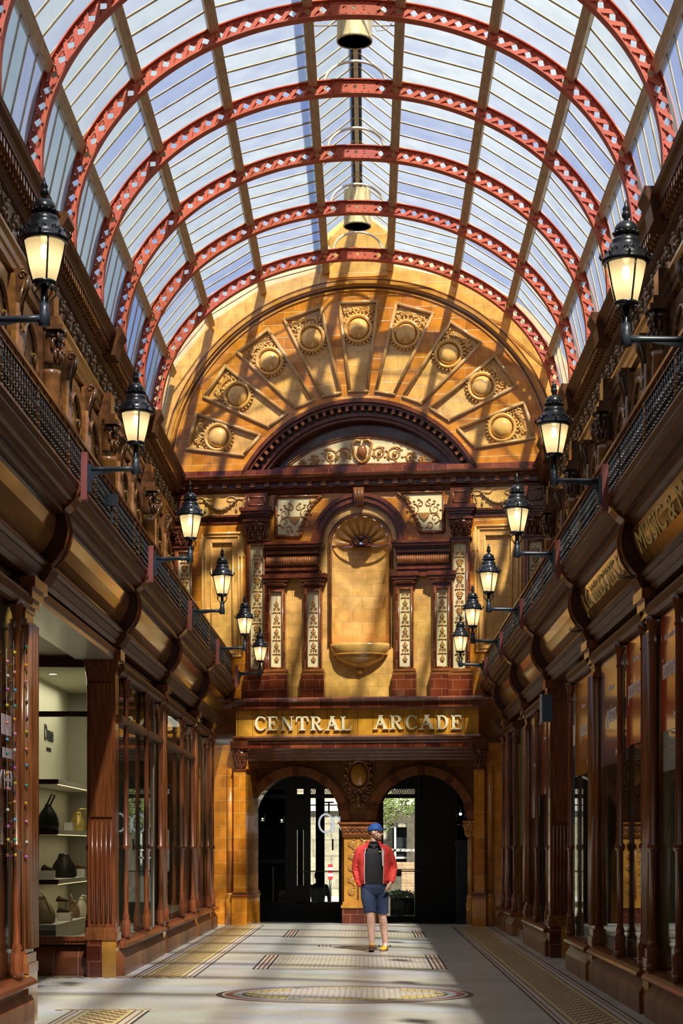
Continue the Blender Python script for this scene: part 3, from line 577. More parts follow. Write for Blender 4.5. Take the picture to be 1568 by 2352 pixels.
bag('handbag', 'large tan ribbed slouch bag on the plinth', -3.83, 22.0, .565, .32, .2, .33, tn, .06, .4, [(-3.92, 21.97, .86), (-3.86, 21.95, .95), (-3.78, 21.96, .9), (-3.7, 21.95, .7), (-3.66, 21.93, .62)])
bag('handbag', 'small white leather pouch bag on the plinth', -3.685, 24.2, .565, .16, .13, .25, wh, .02, .3, [(-3.7, 24.2, .8), (-3.67, 24.2, .84), (-3.63, 24.2, .83), (-3.63, 24.2, .78)])
bag('handbag', 'brown snake print bag behind the box on the plinth', -3.72, 23.8, .565, .14, .1, .22, gp, .03, .4, [(-3.78, 23.8, .72), (-3.75, 23.75, .86), (-3.7, 23.7, .72)])
def dbox(label, x0, x1, y, z, h, m): b = MB(); b.box(x0, x1, y, y+.16, z, z+h); tag(b.build('display_box', m, origin=((x0+x1)/2, y, z)), label, 'box', 'shop display boxes')
dbox('white display box between the two bags on the middle shelf', -3.70, -3.60, 22.9, 1.665, .1, M['boxw'])
dbox('grey white display box left of the round black bag', -3.87, -3.70, 22.1, 1.085, .1, M['boxw'])
dbox('white display box right of the round black bag', -3.70, -3.60, 23.9, 1.085, .1, M['boxw'])
dbox('white display box on the plinth in front of the snake print bag', -3.75, -3.60, 22.75, .565, .1, M['boxw'])
dbox('khaki display box on the plinth behind the tan bag', -3.78, -3.69, 22.9, .565, .23, kh)
def shoe(label, x, y, z, m):
    P = thing('shoe', label, 'shoe', (x, y, z)); b = MB(); R_ = []
    for t, w, h in ((0, .02, .02), (.1, .035, .06), (.3, .038, .075), (.5, .03, .05), (.8, .036, .035), (1, .012, .012)):
        R_.append([(x-.07+.15*t, y+w*cos(a), z+h*.5+h*.5*sin(a)) for a in [2*pi*k/10 for k in range(10)]])
    b.loft(R_); b.build('upper', m, P); b = MB(); b.box(x-.07, x-.04, y-.02, y+.02, z, z+.03); b.build('heel', M['black'], P)
sh = mat('dark brown suede', (.04, .018, .01), .8)
shoe('dark brown shoe standing on the grey white box left of the round black bag', -3.78, 22.15, 1.185, sh)
shoe('brown shoe on the white box right of the round black bag', -3.66, 23.95, 1.185, mat('mid brown suede', (.09, .035, .015), .7))
shoe('dark shoe on the khaki box behind the tan bag', -3.735, 22.95, .795, sh)
shoe('dark round-toed shoe on the white box on the plinth', -3.70, 22.8, .665, sh)
DM = Matrix([[0, 0, 1, -3.975], [1, 0, 0, 23.42], [0, 1, 0, 2.875], [0, 0, 0, 1]])
dk = mat('dark lettering', (.008, .008, .006), .9)
dn_ = text_mesh('Dune', .27, .004, DM, dk, 'shop_name', None, sx=1.1, bold=.006); tag(dn_, 'dark shop name lettering on the pale display wall', 'lettering')
text_mesh('LONDON', .07, .004, Matrix([[0, 0, 1, -3.975], [1, 0, 0, 23.42], [0, 1, 0, 2.68], [0, 0, 0, 1]]), dk, 'small_shop_name'); tag(bpy.data.objects['small_shop_name'], 'tiny dark lettering below the shop name on the display wall', 'lettering')
# ================================================================= fascia boards and consoles
for s in (-1, 1):
    ys = YB[s][:-1]+[YEND[s]]
    names = ['edge', 'nearest', 'second', 'third', 'fourth', 'fifth', 'sixth']
    for i in range(len(ys)-1):
        if i == 0: continue
        b = MB(); side_prism(b, s, [(2.7, 4.25), (2.47, 4.25), (2.46, 4.2), (2.48, 4.08), (2.53, 3.98), (2.585, 3.9), (2.6, 3.85), (2.7, 3.85)], ys[i]+.12, ys[i+1]-.12, DZ[s])
        F_ = tag(b.build('fascia_board', M['fascia'], origin=(H(s, 2.5), (ys[i]+ys[i+1])/2, 3.85)), 'polished sloping brown sign board over the %s shops, %s from the camera' % (SN[s], names[i]), 'sign board', 'shop sign boards')
        tx = {(1, 1): ('MUSIC & MUSICAL', 4.0), (1, 2): ('J. G. WINDOWS, LTD.', 3.4)}.get((s, i))
        if tx:
            t = text_mesh(tx[0], .27, .003, Matrix.Identity(4), M['gold'], 'gilt_lettering'); dx = t.dimensions.x or 1
            xs = [v.co.x for v in t.data.vertices]; k = tx[1]/(max(xs)-min(xs))
            for v in t.data.vertices: v.co.x *= k
            yc = (ys[i]+ys[i+1])/2; W_ = txt_M(s, 2.492, yc, 4.055+DZ[s], -R(20)); place(t, W_, F_, (0, 0, 0))
    for i, y in enumerate(ys[1:-1]):
        Cn = thing('console_bracket', 'bulging ogee timber console between sign boards, %s from the camera on the %s' % (ORD[i], SN[s]), 'bracket', (H(s, 2.6), y, 3.8), 'fascia consoles')
        pr = [(2.75, 4.3), (2.42, 4.32), (2.40, 4.28), (2.385, 4.22), (2.37, 4.14), (2.375, 4.06), (2.4, 3.97), (2.45, 3.89), (2.52, 3.81), (2.56, 3.76), (2.58, 3.72), (2.75, 3.72)]
        b = MB(); side_prism(b, s, pr, y-.1, y+.1, DZ[s]); b.build('body', M['woodd'], Cn)
        for q in (-.1, .1):
            b = MB(); b.tube([(H(s, h-.004), y+q, z+DZ[s]) for h, z in pr[1:-1]], .014, 5); b.build('edge_bead', M['wood'], Cn)
        b = MB(); side_prism(b, s, [(2.75, 3.82), (2.5, 3.82), (2.49, 3.78), (2.52, 3.72), (2.56, 3.66), (2.75, 3.64)], y-.17, y+.17, DZ[s]); b.build('foot_moulding', M['woodh'], Cn)
        b = MB(); side_prism(b, s, [(2.7, 4.5), (2.27, 4.54), (2.26, 4.5), (2.27, 4.44), (2.29, 4.39), (2.34, 4.33), (2.4, 4.28), (2.7, 4.24)], y-.13, y+.13, DZ[s]); b.build('cornice_break', M['wood'], Cn)
# ================================================================= railings
def bal_mesh():
    b = MB(); b.tube([(0, 0, 4.56), (0, 0, 4.95)], .0075, 5)
    for k in range(5): b.ball((0, 0, 4.62+.075*k), (.017, .017, .013), 6, 4)
    me = b.build('baluster_src', [M['iron']]); 
    b2 = MB()
    for k in range(5): b2.ball((0, 0, 4.62+.075*k), (.0175, .0175, .009), 6, 4)
    return me
bsrc = MB(); bsrc.tube([(0, 0, 0), (0, 0, .4)], .0075, 5)
bsrc.mi = 1
for k in range(5): bsrc.ball((0, 0, .06+.07*k), (.018, .018, .012), 6, 4)
bo = bsrc.build('baluster', [M['iron'], M['knob']]); bme = bo.data; bpy.data.objects.remove(bo)
for s in (-1, 1):
    ys = YB[s][:-1]+[YEND[s]-.05]; x = H(s, 2.37)
    for i in range(len(ys)-1):
        y0, y1 = ys[i], ys[i+1]; zb = 4.56+DZ[s]
        P = thing('balcony_railing', 'black iron balcony railing with knobbed bars on the %s, %s' % (SN[s], ['first section over the picture edge', 'section nearest the camera', 'second section', 'third section', 'fourth section', 'fifth section', 'section touching the end wall'][i] if i < len(ys)-2 else 'section touching the end wall'), 'railing', (x, (y0+y1)/2, zb), 'balcony railings')
        b = MB(); b.box(x-.03, x+.03, y0, y1, 5.0+DZ[s], 5.03+DZ[s]); b.build('handrail', M['wood'], P)
        b = MB(); b.box(x-.012, x+.012, y0, y1, 4.955+DZ[s], 4.97+DZ[s]); b.box(x-.012, x+.012, y0, y1, zb, zb+.02)
        yy = y0+.3
        while yy < y1: b.box(x-.006, x+.006, yy, yy+.02, 4.96+DZ[s], 5.0+DZ[s]); yy += .3
        b.build('rails', M['iron'], P)
        n = int((y1-y0)/.105)
        for k in range(1, n):
            if k % 14 == 0: continue
            o = bpy.data.objects.new('baluster', bme); COL.objects.link(o); o.parent = P; o.location = (0, y0+(y1-y0)*k/n-(y0+y1)/2, 0)
        for k in range(14, n, 14):
            yy = y0+(y1-y0)*k/n; b = MB(); b.tube([(x, yy, zb), (x, yy, 4.97+DZ[s])], .02, 6)
            for q in range(6): b.ball((x, yy, zb+.06+.065*q), (.03, .035, .02), 6, 4)
            b.build('ornate_post', M['gilt'], P)
# ================================================================= lanterns
LY = {-1: [11.5, 16.05, 21.0, 25.65, 30.4, 34.75], 1: [11.7, 16.2, 20.2, 24.9, 28.7, 32.4]}
def lantern(s):
    """modelled at origin: lamp axis at x=0,y=0; arm height z=0; arm runs towards the wall (s)"""
    P = thing('wall_lantern', '', 'lantern', (0, 0, 0)); n = 16
    b = MB(); b.box(s*.41, s*.465, -.055, .055, -.27, .14); b.v = [(x, y*(1 if z < .13 else .6), z) for x, y, z in b.v]
    b.build('backing_block', M['redblock'], P)
    b = MB(); b.box(s*.378, s*.41, -.035, .035, -.2, .04); b.tube([(s*.39, 0, .0), (s*.3, 0, -.002), (s*.1, 0, 0), (0, 0, 0)], [.022, .02, .022, .03], 8)
    b.prism([(s*.385, -.13), (s*.385, -.01), (s*.12, -.012), (s*.2, -.03), (s*.34, -.05)], 'y', -.01, .01)
    b.lathe([(.028, -.045), (.036, -.04), (.036, .03), (.03, .05), (.03, .1)], (0, 0, 0), 10); b.build('bracket_arm', M['ironb'], P)
    b = MB()
    for k in range(4):
        a = pi/4+k*pi/2; b.tube([(cos(a)*r, sin(a)*r, z) for r, z in ((.03, .1), (.045, .12), (.085, .16), (.088, .19), (.06, .205), (.05, .19))], .005, 5)
        b.tube([(cos(a)*r, sin(a)*r, z) for r, z in ((.02, .1), (.018, .2))], .006, 4)
    b.lathe([(.03, .095), (.012, .11), (.014, .18), (.03, .2)], (0, 0, 0), 8); b.build('scroll_stem', M['iron'], P)
    b = MB(); b.lathe([(.03, .2), (.062, .205), (.075, .215), (.078, .225), (.07, .235)], (0, 0, 0), n); b.build('gallery_ring', M['iron'], P)
    b = MB(); b.lathe([(.07, .232), (.088, .3), (.108, .39), (.125, .475)], (0, 0, 0), 24); b.build('glass_globe', LG, P)
    b = MB()
    for k in range(4):
        a = R(20)+k*pi/2; b.tube([(cos(a)*r, sin(a)*r, z) for r, z in ((.074, .23), (.092, .3), (.112, .39), (.13, .48))], .006, 4)
    b.build('glazing_ribs', M['iron'], P)
    h = thing_part = MB(); h.lathe([(.128, .468), (.148, .475), (.152, .487), (.148, .497), (.14, .5), (.136, .52), (.118, .555), (.098, .575), (.09, .6), (.092, .612), (.078, .63), (.06, .645)], (0, 0, 0), 24)
    for k in range(8):
        a = k*pi/4; h.tube([(cos(a)*.152, sin(a)*.152, .49), (cos(a)*.163, sin(a)*.163, .51), (cos(a)*.158, sin(a)*.158, .535), (cos(a)*.148, sin(a)*.148, .53)], [.008, .009, .007, .004], 4)
        for q in (-1, 1):
            sp = [( (.127+.004)*cos(a+q*(.14+.09*cos(t))), (.131)*sin(a+q*(.14+.09*cos(t))), .535+.018*sin(t)) for t in [i*.8 for i in range(7)]]; h.tube(sp, .004, 4)
    hd = h.build('hood', M['iron'], P)
    b = MB(); b.lathe([(.06, .64), (.074, .655), (.074, .685), (.066, .71), (.045, .73), (.02, .74)], (0, 0, 0), 16)
    for k in range(12): a = k*pi/6; b.ball((cos(a)*.074, sin(a)*.074, .66), (.014, .014, .012), 6, 4)
    b.build('dome_cap', M['iron'], P)
    b = MB(); b.lathe([(.02, .735), (.014, .75), (.026, .765), (.028, .785), (.018, .8), (.024, .81), (.012, .84), (.004, .87), (0, .875)], (0, 0, 0), 12); b.build('finial', M['iron'], P)
    b = MB(); b.lathe([(0, .37), (.02, .38), (.026, .41), (.02, .45), (0, .465)], (0, 0, 0), 10); b.build('bulb', EMB, P)
    l = bpy.data.lights.new('lamp_glow', 'POINT'); l.energy = 1.3; l.shadow_soft_size = .03; l.color = (1, .87, .64); lo = bpy.data.objects.new('lamp_glow', l); COL.objects.link(lo); lo.parent = P; lo.location = (0, -.01, .36)
    return P
for s in (-1, 1):
    src = lantern(s)
    for i, y in enumerate(LY[s]):
        o = src if i == 0 else copy_tree(src)
        o.location = (H(s, 1.80), y, 4.665+.035*(-s))
        o['label'] = 'black iron lantern on a bracket arm, %s from the camera on the %s balcony' % (ORD[i], SN[s]); o['group'] = 'black iron balcony lanterns'
        if s == 1 and i in (1,):
            pass
# floodlight on the left rail, hanging sign on the right
P = thing('floodlight', 'small grey floodlight fixed to the left balcony railing', 'floodlight', (H(-1, 2.2), 17.9, 4.7)); b = MB(); b.box(-2.5, -2.38, 17.86, 17.92, 4.72, 4.83, M=Matrix.Translation((0, 0, 0))); b.build('lamp_head', M['ironb'], P)
b = MB(); b.box(-2.45, -2.43, 17.9, 17.93, 4.56, 4.74); b.build('bracket', M['ironb'], P)
P = thing('hanging_sign', 'small blue grey projecting sign with a white edge beside the wide right pilaster', 'sign', (2.3, 24.5, 3.3)); b = MB(); b.box(2.29, 2.42, 24.45, 24.5, 3.1, 3.46); b.build('panel', mat('blue grey sign', (.04, .07, .085), .5), P)
b = MB(); b.box(2.265, 2.29, 24.45, 24.52, 3.1, 3.46); b.build('white_edge', M['boxw'], P)
for i, y in enumerate((16.2, 20.2)):
    b = MB()
    for q in (-.06, .06): b.tube([(H(1, 2.5), y+q, 3.8), (H(1, 2.42), y+q, 3.79), (H(1, 2.38), y+q, 3.8), (H(1, 2.37), y+q, 3.83)], .005, 4)
    tag(b.build('wire_hooks', M['iron']), 'small black wire hooks below the right fascia, %s' % ['nearer pair', 'farther pair'][i], 'hook')
# ================================================================= end wall (frame EM: x along wall, y<0 towards the camera)
def eb(mb, name, m, parent=None, origin=None): return mb.build(name, m, parent, origin, EM)
def eth(name, label, cat, x, z, y=0, group=None): return thing(name, label, cat, (x, y, z), group, EM)
ZS = 8.53; ZC = 8.41; XS = 1.06
oute = [(4.15, 4.2), (4.1, 9.3)] + [(4.1*cos(a), 9.32+3.2*sin(a)) for a in [pi*i/40 for i in range(1, 40)]] + [(-4.1, 9.3), (-4.15, 4.2)]
# widen for lantern gable
NT = et(827); NHW = .54; NZ = 7.12
nich = [(NT-NHW, 5.24), (NT+NHW, 5.24)] + arc(NT, NZ, NHW, 0, pi, 24)
LZ = 7.31; LR = 2.507; a_ = math.asin((ZC-LZ)/LR)
lun = arc(0, LZ, LR, a_, pi-a_, 36)
b = MB(); b.plate(oute, [nich, lun], 0, .35); wb = st(eb(b, 'wall_end', M['yellow']))
b = MB(); b.box(-.62, .62, .0, .3, 12.2, 12.95); b.prism([(-.62, 12.95), (.62, 12.95), (0, 13.45)], 'y', 0, .3); st(eb(b, 'wall_lantern_gable', M['yellow']))
# fan tympanum amber plate with radial panels
def fanpt(r, a): return (XS*r*cos(a), ZS+r*sin(a))
def lunr(a, Rr=LR+.165):                       # distance from fan centre to lunette circle along angle a
    lo_, hi_ = .3, 3.0
    for _ in range(40):
        m_ = (lo_+hi_)/2; x_, z_ = fanpt(m_, a)
        if math.hypot(x_, z_-LZ) < Rr: lo_ = m_
        else: hi_ = m_
    return lo_
holes = []; PA = [90+18.75*k for k in range(-4, 5)]; PW = 6.25
for A in PA:
    a0, a1 = R(A-PW), R(A+PW); am = R(A)
    ro = 3.11
    hole = [fanpt(lunr(a0), a0), fanpt(ro/cos(R(PW)), a0), fanpt(ro/cos(R(PW)), a1), fanpt(lunr(a1), a1)]
    holes.append(hole)
al_ = math.asin((ZS-LZ)/(LR+.0)); lun2 = arc(0, LZ, LR, al_, pi-al_, 36)
outer = [(3.44*XS, ZS)] + arc(0, ZS, 3.44*XS, 0, pi, 60, 3.44)[1:-1] + [(-3.44*XS, ZS)] + [(-lun2[0][0]-.001, ZS)] + lun2[::-1][1:-1] + [(lun2[0][0]+.001, ZS)]
b = MB(); b.plate(outer, holes, -.05, 0.0)
st(eb(b, 'trim_1', M['amber']))
AR = eth('arch_moulding', 'moulded amber semicircular arch band framing the fan wall under the roof', 'arch', 0, ZS)
b = MB()
for r0, r1, d in ((3.40, 3.50, .1), (3.44, 3.54, .14), (3.33, 3.36, .075)): ringplate(b, 0, ZS, r0, r1, 0, pi, 72, -d, 0)
b.v = [(x*XS, y, z) for x, y, z in b.v]
eb(b, 'band', M['amberp'], AR)
b = MB(); ringplate(b, 0, ZS, 3.505, 3.525, 0, pi, 72, -.145, 0); ringplate(b, 0, ZS, 3.37, 3.385, 0, pi, 72, -.08, 0); b.v = [(x*XS, y, z) for x, y, z in b.v]; eb(b, 'dark_line', M['brown'], AR)
dirw = ['first from the right', 'second from the right', 'third from the right', 'fourth from the right', 'centre', 'fourth from the left', 'third from the left', 'second from the left', 'first from the left']
for i, (A, hole) in enumerate(zip(PA, holes)):
    am = R(A); cx, cz = fanpt(2.2, am)
    P = eth('fan_panel', 'wedge-shaped yellow tile panel with a round boss on the fan wall, %s' % dirw[i], 'wall panel', cx, cz, -.05, 'radial fan panels')
    b = MB(); b.plate(hole, [], -.012, .0); eb(b, 'tiled_field', M['yellow'], P)
    b = MB()
    for (p, q) in zip(hole, hole[1:]+hole[:1]):
        b.tube([(p[0], -.06, p[1]), (q[0], -.06, q[1])], .036, 6); 
    for p in hole: b.ball((p[0], -.06, p[1]), .037, 8, 6)
    c0 = (sum(p[0] for p in hole)/4, sum(p[1] for p in hole)/4)
    h2 = [(p[0]+(c0[0]-p[0])*.07, p[1]+(c0[1]-p[1])*.07) for p in hole]
    eb(b, 'raised_border', mat('pale moulding glaze', (.5, .27, .09), .16, var=.15, coat=.7) if i == 0 else bpy.data.materials['pale moulding glaze'], P)
    bx, bz = fanpt(2.62, am)
    b = MB(); RM = Matrix.Translation((bx, 0, bz)) @ Matrix.Rotation(R(90), 4, 'X')
    b.lathe([(.0, .15), (.08, .145), (.14, .12), (.18, .08), (.205, .03)], (0, 0, 0), 28, RM); eb(b, 'boss', M['yelp'], P)
    b = MB(); b.lathe([(.205, .02), (.215, .08), (.24, .1), (.27, .08), (.28, .02)], (0, 0, 0), 28, RM)
    for k in range(26): a = 2*pi*k/26; b.ball((.29*cos(a), .29*sin(a), .04), (.028, .028, .03), 6, 4, RM)
    eb(b, 'boss_ring', M['yelp'], P)
    b = MB(); rr = random.Random(i)                  # carved foliage around the outer end
    for k in range(80):
        r_ = rr.uniform(2.66, 3.02); aa = am+R(rr.uniform(-PW+.8, PW-.8)); px, pz = fanpt(r_, aa)
        if (px-bx)**2+(pz-bz)**2 < .31**2: continue
        th = rr.uniform(0, 2*pi); L_ = rr.uniform(.04, .075)
        b.tube([(px-L_*cos(th), -.015, pz-L_*sin(th)), (px, -.05, pz), (px+L_*cos(th+.5), -.02, pz+L_*sin(th+.5))], [.006, .019, .005], 5)
    for (q) in (-1, 1): b.tube([(x, -.04, z) for x, _, z in spiral(bx+q*.17*sin(am), bz-q*.17*cos(am)+.0, .07, 1.4, q, am, 12)], .013, 5)
    eb(b, 'carved_foliage', M['yelp'], P)
    b = MB(); pr = arc(bx, bz, .42, am-R(33), am+R(33), 8)+arc(bx, bz, .35, am+R(33), am-R(33), 8); b.prism(pr, 'y', -.05, -.01); eb(b, 'amber_band', M['amberp'], P)
# dark lunette
L = eth('lunette', 'dark brown glazed recessed arch with toothed edge above the main cornice', 'arch', 0, ZC)
def segring(mb, r0, r1, y0, y1, n=48, zc=ZC):
    A0 = math.asin(max(-1, min(1, (zc-LZ)/r1))); A1 = math.asin((zc-LZ)/r0)
    p = arc(0, LZ, r1, A0, pi-A0, n)+arc(0, LZ, r0, pi-A1, A1, n); mb.prism(p, 'y', y0, y1)
b = MB(); segring(b, 2.46, 2.53, -.1, .45); segring(b, 2.41, 2.46, -.04, .45); segring(b, 2.24, 2.30, .1, .45); segring(b, 2.18, 2.24, .16, .45); eb(b, 'archivolt', M['brown'], L)
b = MB()
for k in range(34):
    a = pi/2+(k-16.5)*R(3.55); 
    if LZ+2.35*sin(a) < ZC+.03: continue
    b.add(*(lambda a: ([(r*cos(t), y, LZ+r*sin(t)) for y in (-.02, .12) for r in (2.33, 2.41) for t in (a-.013, a+.013)], [(0,1,3,2), (4,6,7,5), (0,4,5,1), (2,3,7,6), (0,2,6,4), (1,5,7,3)]))(a))
eb(b, 'dentils', M['brownl'], L)
b = MB(); segring(b, 2.30, 2.42, .12, .45); eb(b, 'dark_ring', M['woodd'], L)
b = MB(); b.plate(arc(0, LZ, 2.42, math.asin((ZC-LZ)/2.42), pi-math.asin((ZC-LZ)/2.42), 40), [], .4, .45); eb(b, 'back_wall', tile('dark brown wall tile', (.07, .022, .012), (.1, .035, .015), (.04, .015, .01), w=.3, h=.3), L)
IV = eth('tympanum_panel', 'ivory segment panel with amber scrollwork and central cartouche inside the dark arch', 'relief panel', .02, ZS+.03, .3)
IR = 2.28; ZI = 8.69; iz = ZI+.5-IR; ia = math.asin((ZI-iz)/IR)
b = MB(); b.plate(arc(.02, iz, IR, ia, pi-ia, 36), [], .32, .4); eb(b, 'ivory_ground', M['ivory'], IV)
b = MB(); pts = arc(.02, iz, IR, ia, pi-ia, 40); b.tube([(x, .32, z) for x, z in pts], .022, 6); b.tube([(pts[0][0], .32, ZI), (pts[-1][0], .32, ZI)], .022, 6)
for x, z in arc(.02, iz, IR+.045, ia-.01, pi-ia+.01, 90): b.ball((x, .31, z), .017, 5, 3)
eb(b, 'beaded_border', M['brownl'], IV)
b = MB()
for q in (-1, 1):
    for (x, r, z) in ((.33, .13, .2), (.62, .15, .17), (.92, .09, .11), (1.14, .055, .06)):
        for t in (1, -1):
            b.tube([(u, .312, v) for u, _, v in spiral(.02+q*x, ZI+z, r, 1.5, q*t, pi*.25*t, 20)], [.016-.0006*i for i in range(21)], 5)
        b.ball((.02+q*x, .30, ZI+z), (r*.28, .03, r*.28), 8, 5)
        for k in range(6): a = k*1.05+x; b.ball((.02+q*x+r*1.05*cos(a), .31, ZI+z+r*.9*sin(a)), (.03, .012, .018), 6, 4)
eb(b, 'scroll_relief', M['scroll'], IV)
b = MB(); b.ball((.02, .27, ZI+.23), (.1, .07, .13), 14, 8); eb(b, 'cartouche', M['brownl'], IV)
b = MB()
for q in (-1, 1): b.tube([(.02+q*x, .28, ZI-.03+z) for x, z in ((.02, .46), (.12, .48), (.19, .4), (.15, .28), (.14, .18), (.06, .08), (.0, .05))], .025, 6)
eb(b, 'cartouche_frame', M['scroll'], IV)
# dark red course + main cornice
b = MB(); b.box(-3.8, 3.7, -.1, 0, ZC+.02, ZS+.03); ms = eb(b, 'trim_2', M['redcourse']); st(ms)
b = MB(); b.plate([(-1.9, ZC), (1.9, ZC), (1.9, ZI-.02), (-1.9, ZI-.02)], [], .28, .42); st(eb(b, 'trim_3', M['redcourse']))
def cornice(x0, x1, pr, name, label, m, dent=None):
    P = eth(name, label, 'cornice', (x0+x1)/2, pr[0][1])
    b = MB(); b.prism(pr, 'x', x0, x1); eb(b, 'moulding', m, P)
    if dent:
        b = MB(); x = x0+.05
        while x < x1-.05: b.box(x, x+dent[0], dent[1], dent[2], dent[3], dent[4]); x += dent[5]
        eb(b, 'dentils', M['brownl'], P)
    return P
cornice(-3.7, 3.6, [(0, 8.43), (-.3, 8.43), (-.32, 8.41), (-.3, 8.37), (-.26, 8.35), (-.25, 8.3), (-.14, 8.28), (-.14, 8.2), (-.08, 8.17), (-.06, 8.1), (0, 8.08)], 'main_cornice', 'dark brown toothed cornice running across the end wall', M['brown'], (.09, -.2, -.14, 8.22, 8.29, .27))
# upper amber zone with arch hole
aw = R(0)
zt, zb_ = 8.09, ez(1250); xl, xr = et(622), et(1038)
ho = arc(NT, 7.17, .9, 0, pi, 30)
pl = [(xl, zt), (xl, zb_), (NT-.9, zb_)] + ho[::-1][0:] + [(NT+.9, zb_), (xr, zb_), (xr, zt)]
b = MB(); b.plate([(xl, zb_), (NT-.9, zb_)] + ho[::-1] + [(NT+.9, zb_), (xr, zb_), (xr, zt), (xl, zt)], [], -.03, 0); st(eb(b, 'trim_4', M['amber']))
A2 = eth('niche_arch', 'dark red brown moulded arch over the niche', 'arch', NT, 7.13)
b = MB()
for r0, r1, d in ((.84, .91, .12), (.74, .86, .09), (.70, .75, .06)): ringplate(b, NT, 7.17, r0, r1, 0, pi, 40, -d, 0)
eb(b, 'archivolt', M['brown'], A2)
b = MB(); b.prism([(NT-.1, 8.16), (NT+.1, 8.16), (NT+.075, 7.84), (NT-.075, 7.84)], 'y', -.2, 0)
for k in (-.05, 0, .05): b.tube([(NT+k*1.2, -.2, 8.14), (NT+k, -.2, 7.86)], .018, 6)
eb(b, 'keystone', M['brownl'], A2)
# niche
N = eth('niche', 'tall round-headed yellow tiled niche with a ribbed shell head', 'niche', NT, 5.24)
b = MB(); prof = []; n = 20; vs = []
for j in range(9):
    z = 5.24+(NZ-5.24)*j/8
    for i in range(n+1): a = pi*i/n; vs.append((NT+NHW*cos(a), .26*sin(a), z))
b.add(vs, [(j*(n+1)+i, j*(n+1)+i+1, (j+1)*(n+1)+i+1, (j+1)*(n+1)+i) for j in range(8) for i in range(n)], True)
b.prism([(NT+NHW*cos(pi*i/n), .26*sin(pi*i/n)) for i in range(n+1)], 'z', 5.22, 5.24)
eb(b, 'curved_back', M['yellow'], N)
b = MB(); vs = []; m_ = 72
for j in range(9):
    t = j/8
    for i in range(m_+1):
        a = pi*i/m_; rib = 1+.05*abs(sin(a*9))*t; r = NHW*(.18+.82*t)*(.96*rib if j else 1)
        vs.append((NT+r*cos(a), .2*sqrt(max(0, 1-t*t)) - .09*abs(sin(a*9))*sin(pi*t*.95)+.01, NZ+r*sin(a)))
b.add(vs, [(j*(m_+1)+i, j*(m_+1)+i+1, (j+1)*(m_+1)+i+1, (j+1)*(m_+1)+i) for j in range(8) for i in range(m_)], False)
eb(b, 'shell_head', M['yelp'], N)
b = MB(); b.lathe([(.0, -.0), (.16, 0), (.2, -.0)], (NT, .15, NZ), 16)
pts = [(NT+.2*cos(a), .12, NZ+.19*sin(a)) for a in [pi*i/14 for i in range(15)]]; b.tube(pts, .03, 6); b.box(NT-NHW, NT+NHW, .0, .03, NZ-.025, NZ)
for q in (-1, 1): b.tube([(x, .08, z) for x, _, z in spiral(NT+q*.07, NZ+.06, .06, 1.5, -q, pi/2, 16)], .018, 6)
b.ball((NT, .08, NZ+.15), (.05, .04, .05), 8, 5)
for k in range(9): a = pi*(k+.5)/9; b.tube([(NT+.07*cos(a), .13, NZ+.07*sin(a)), (NT+.18*cos(a), .1, NZ+.17*sin(a))], .015, 5)
eb(b, 'shell_scrolls', M['brown'], N)
b = MB(); pts = [(NT-NHW-.02, -.02, 5.2), (NT-NHW-.02, -.02, NZ)] + [(x, -.02, z) for x, z in arc(NT, NZ, NHW+.02, pi, 0, 28)] + [(NT+NHW+.02, -.02, 5.2)]
b.tube(pts, .025, 6); b.tube([(NT+(x-NT)*1.085, -.01, z+.03*(z > NZ)) for x, y, z in pts], .014, 6); eb(b, 'rim', M['brownl'], N)
BS = eth('niche_basin', 'projecting yellow half bowl shelf at the foot of the niche', 'basin', NT, 4.75)
b = MB(); b.lathe([(0, -.0), (.05, .02), (.03, .06), (.12, .08), (.28, .14), (.44, .24), (.46, .27), (.45, .29), (.5, .31), (.55, .42), (.57, .47), (.565, .52), (.2, .52), (0, .5)], (NT, 0, 4.74), 32, sy=.62); eb(b, 'bowl', M['yelp'], BS)
b = MB(); b.lathe([(.515, .305), (.525, .32), (.515, .335)], (NT, 0, 4.74), 32, sy=.62); b.ball((NT, -.02, 4.74), (.09, .07, .06), 12, 6); eb(b, 'knob_and_bead', M['amberp'], BS)
# pilasters
def ornament(b, x0, x1, z0, z1, y, dense=1):
    xc = (x0+x1)/2; w = (x1-x0)/2; b.tube([(xc, y, z0+.06), (xc, y, z1-.06)], .008, 4); z = z0+.1; k = 0
    step = .26
    while z < z1-.12:
        if k % 2 == 0:
            b.ball((xc, y, z+.02), (w*.34, .016, w*.34), 8, 5)
            for q in range(5): a = q*2*pi/5+pi/2; b.ball((xc+w*.36*cos(a), y-.008, z+.02+w*.36*sin(a)), (w*.17, .012, w*.17), 6, 4)
            b.prism([(xc-w*.35, z+w*.5), (xc+w*.35, z+w*.5), (xc, z+w*1.25)], 'y', y-.012, y+.005)
        else:
            b.tube([(xc-w*.75, y, z), (xc+w*.75, y, z)], .011, 5)
            for q in (-1, 1):
                b.ball((xc+q*w*.72, y-.004, z), (w*.18, .014, w*.15), 6, 4)
                b.tube([(u, y, v) for u, _, v in spiral(xc+q*w*.4, z+.07, w*.33, 1.3, q, -pi/2, 12)], .008, 4)
                if dense > 1: b.tube([(u, y, v) for u, _, v in spiral(xc+q*w*.42, z-.08, w*.36, 1.3, q, pi/2, 12)], .01, 4)
        z += step/2 if dense == 1 else .15; k += 1
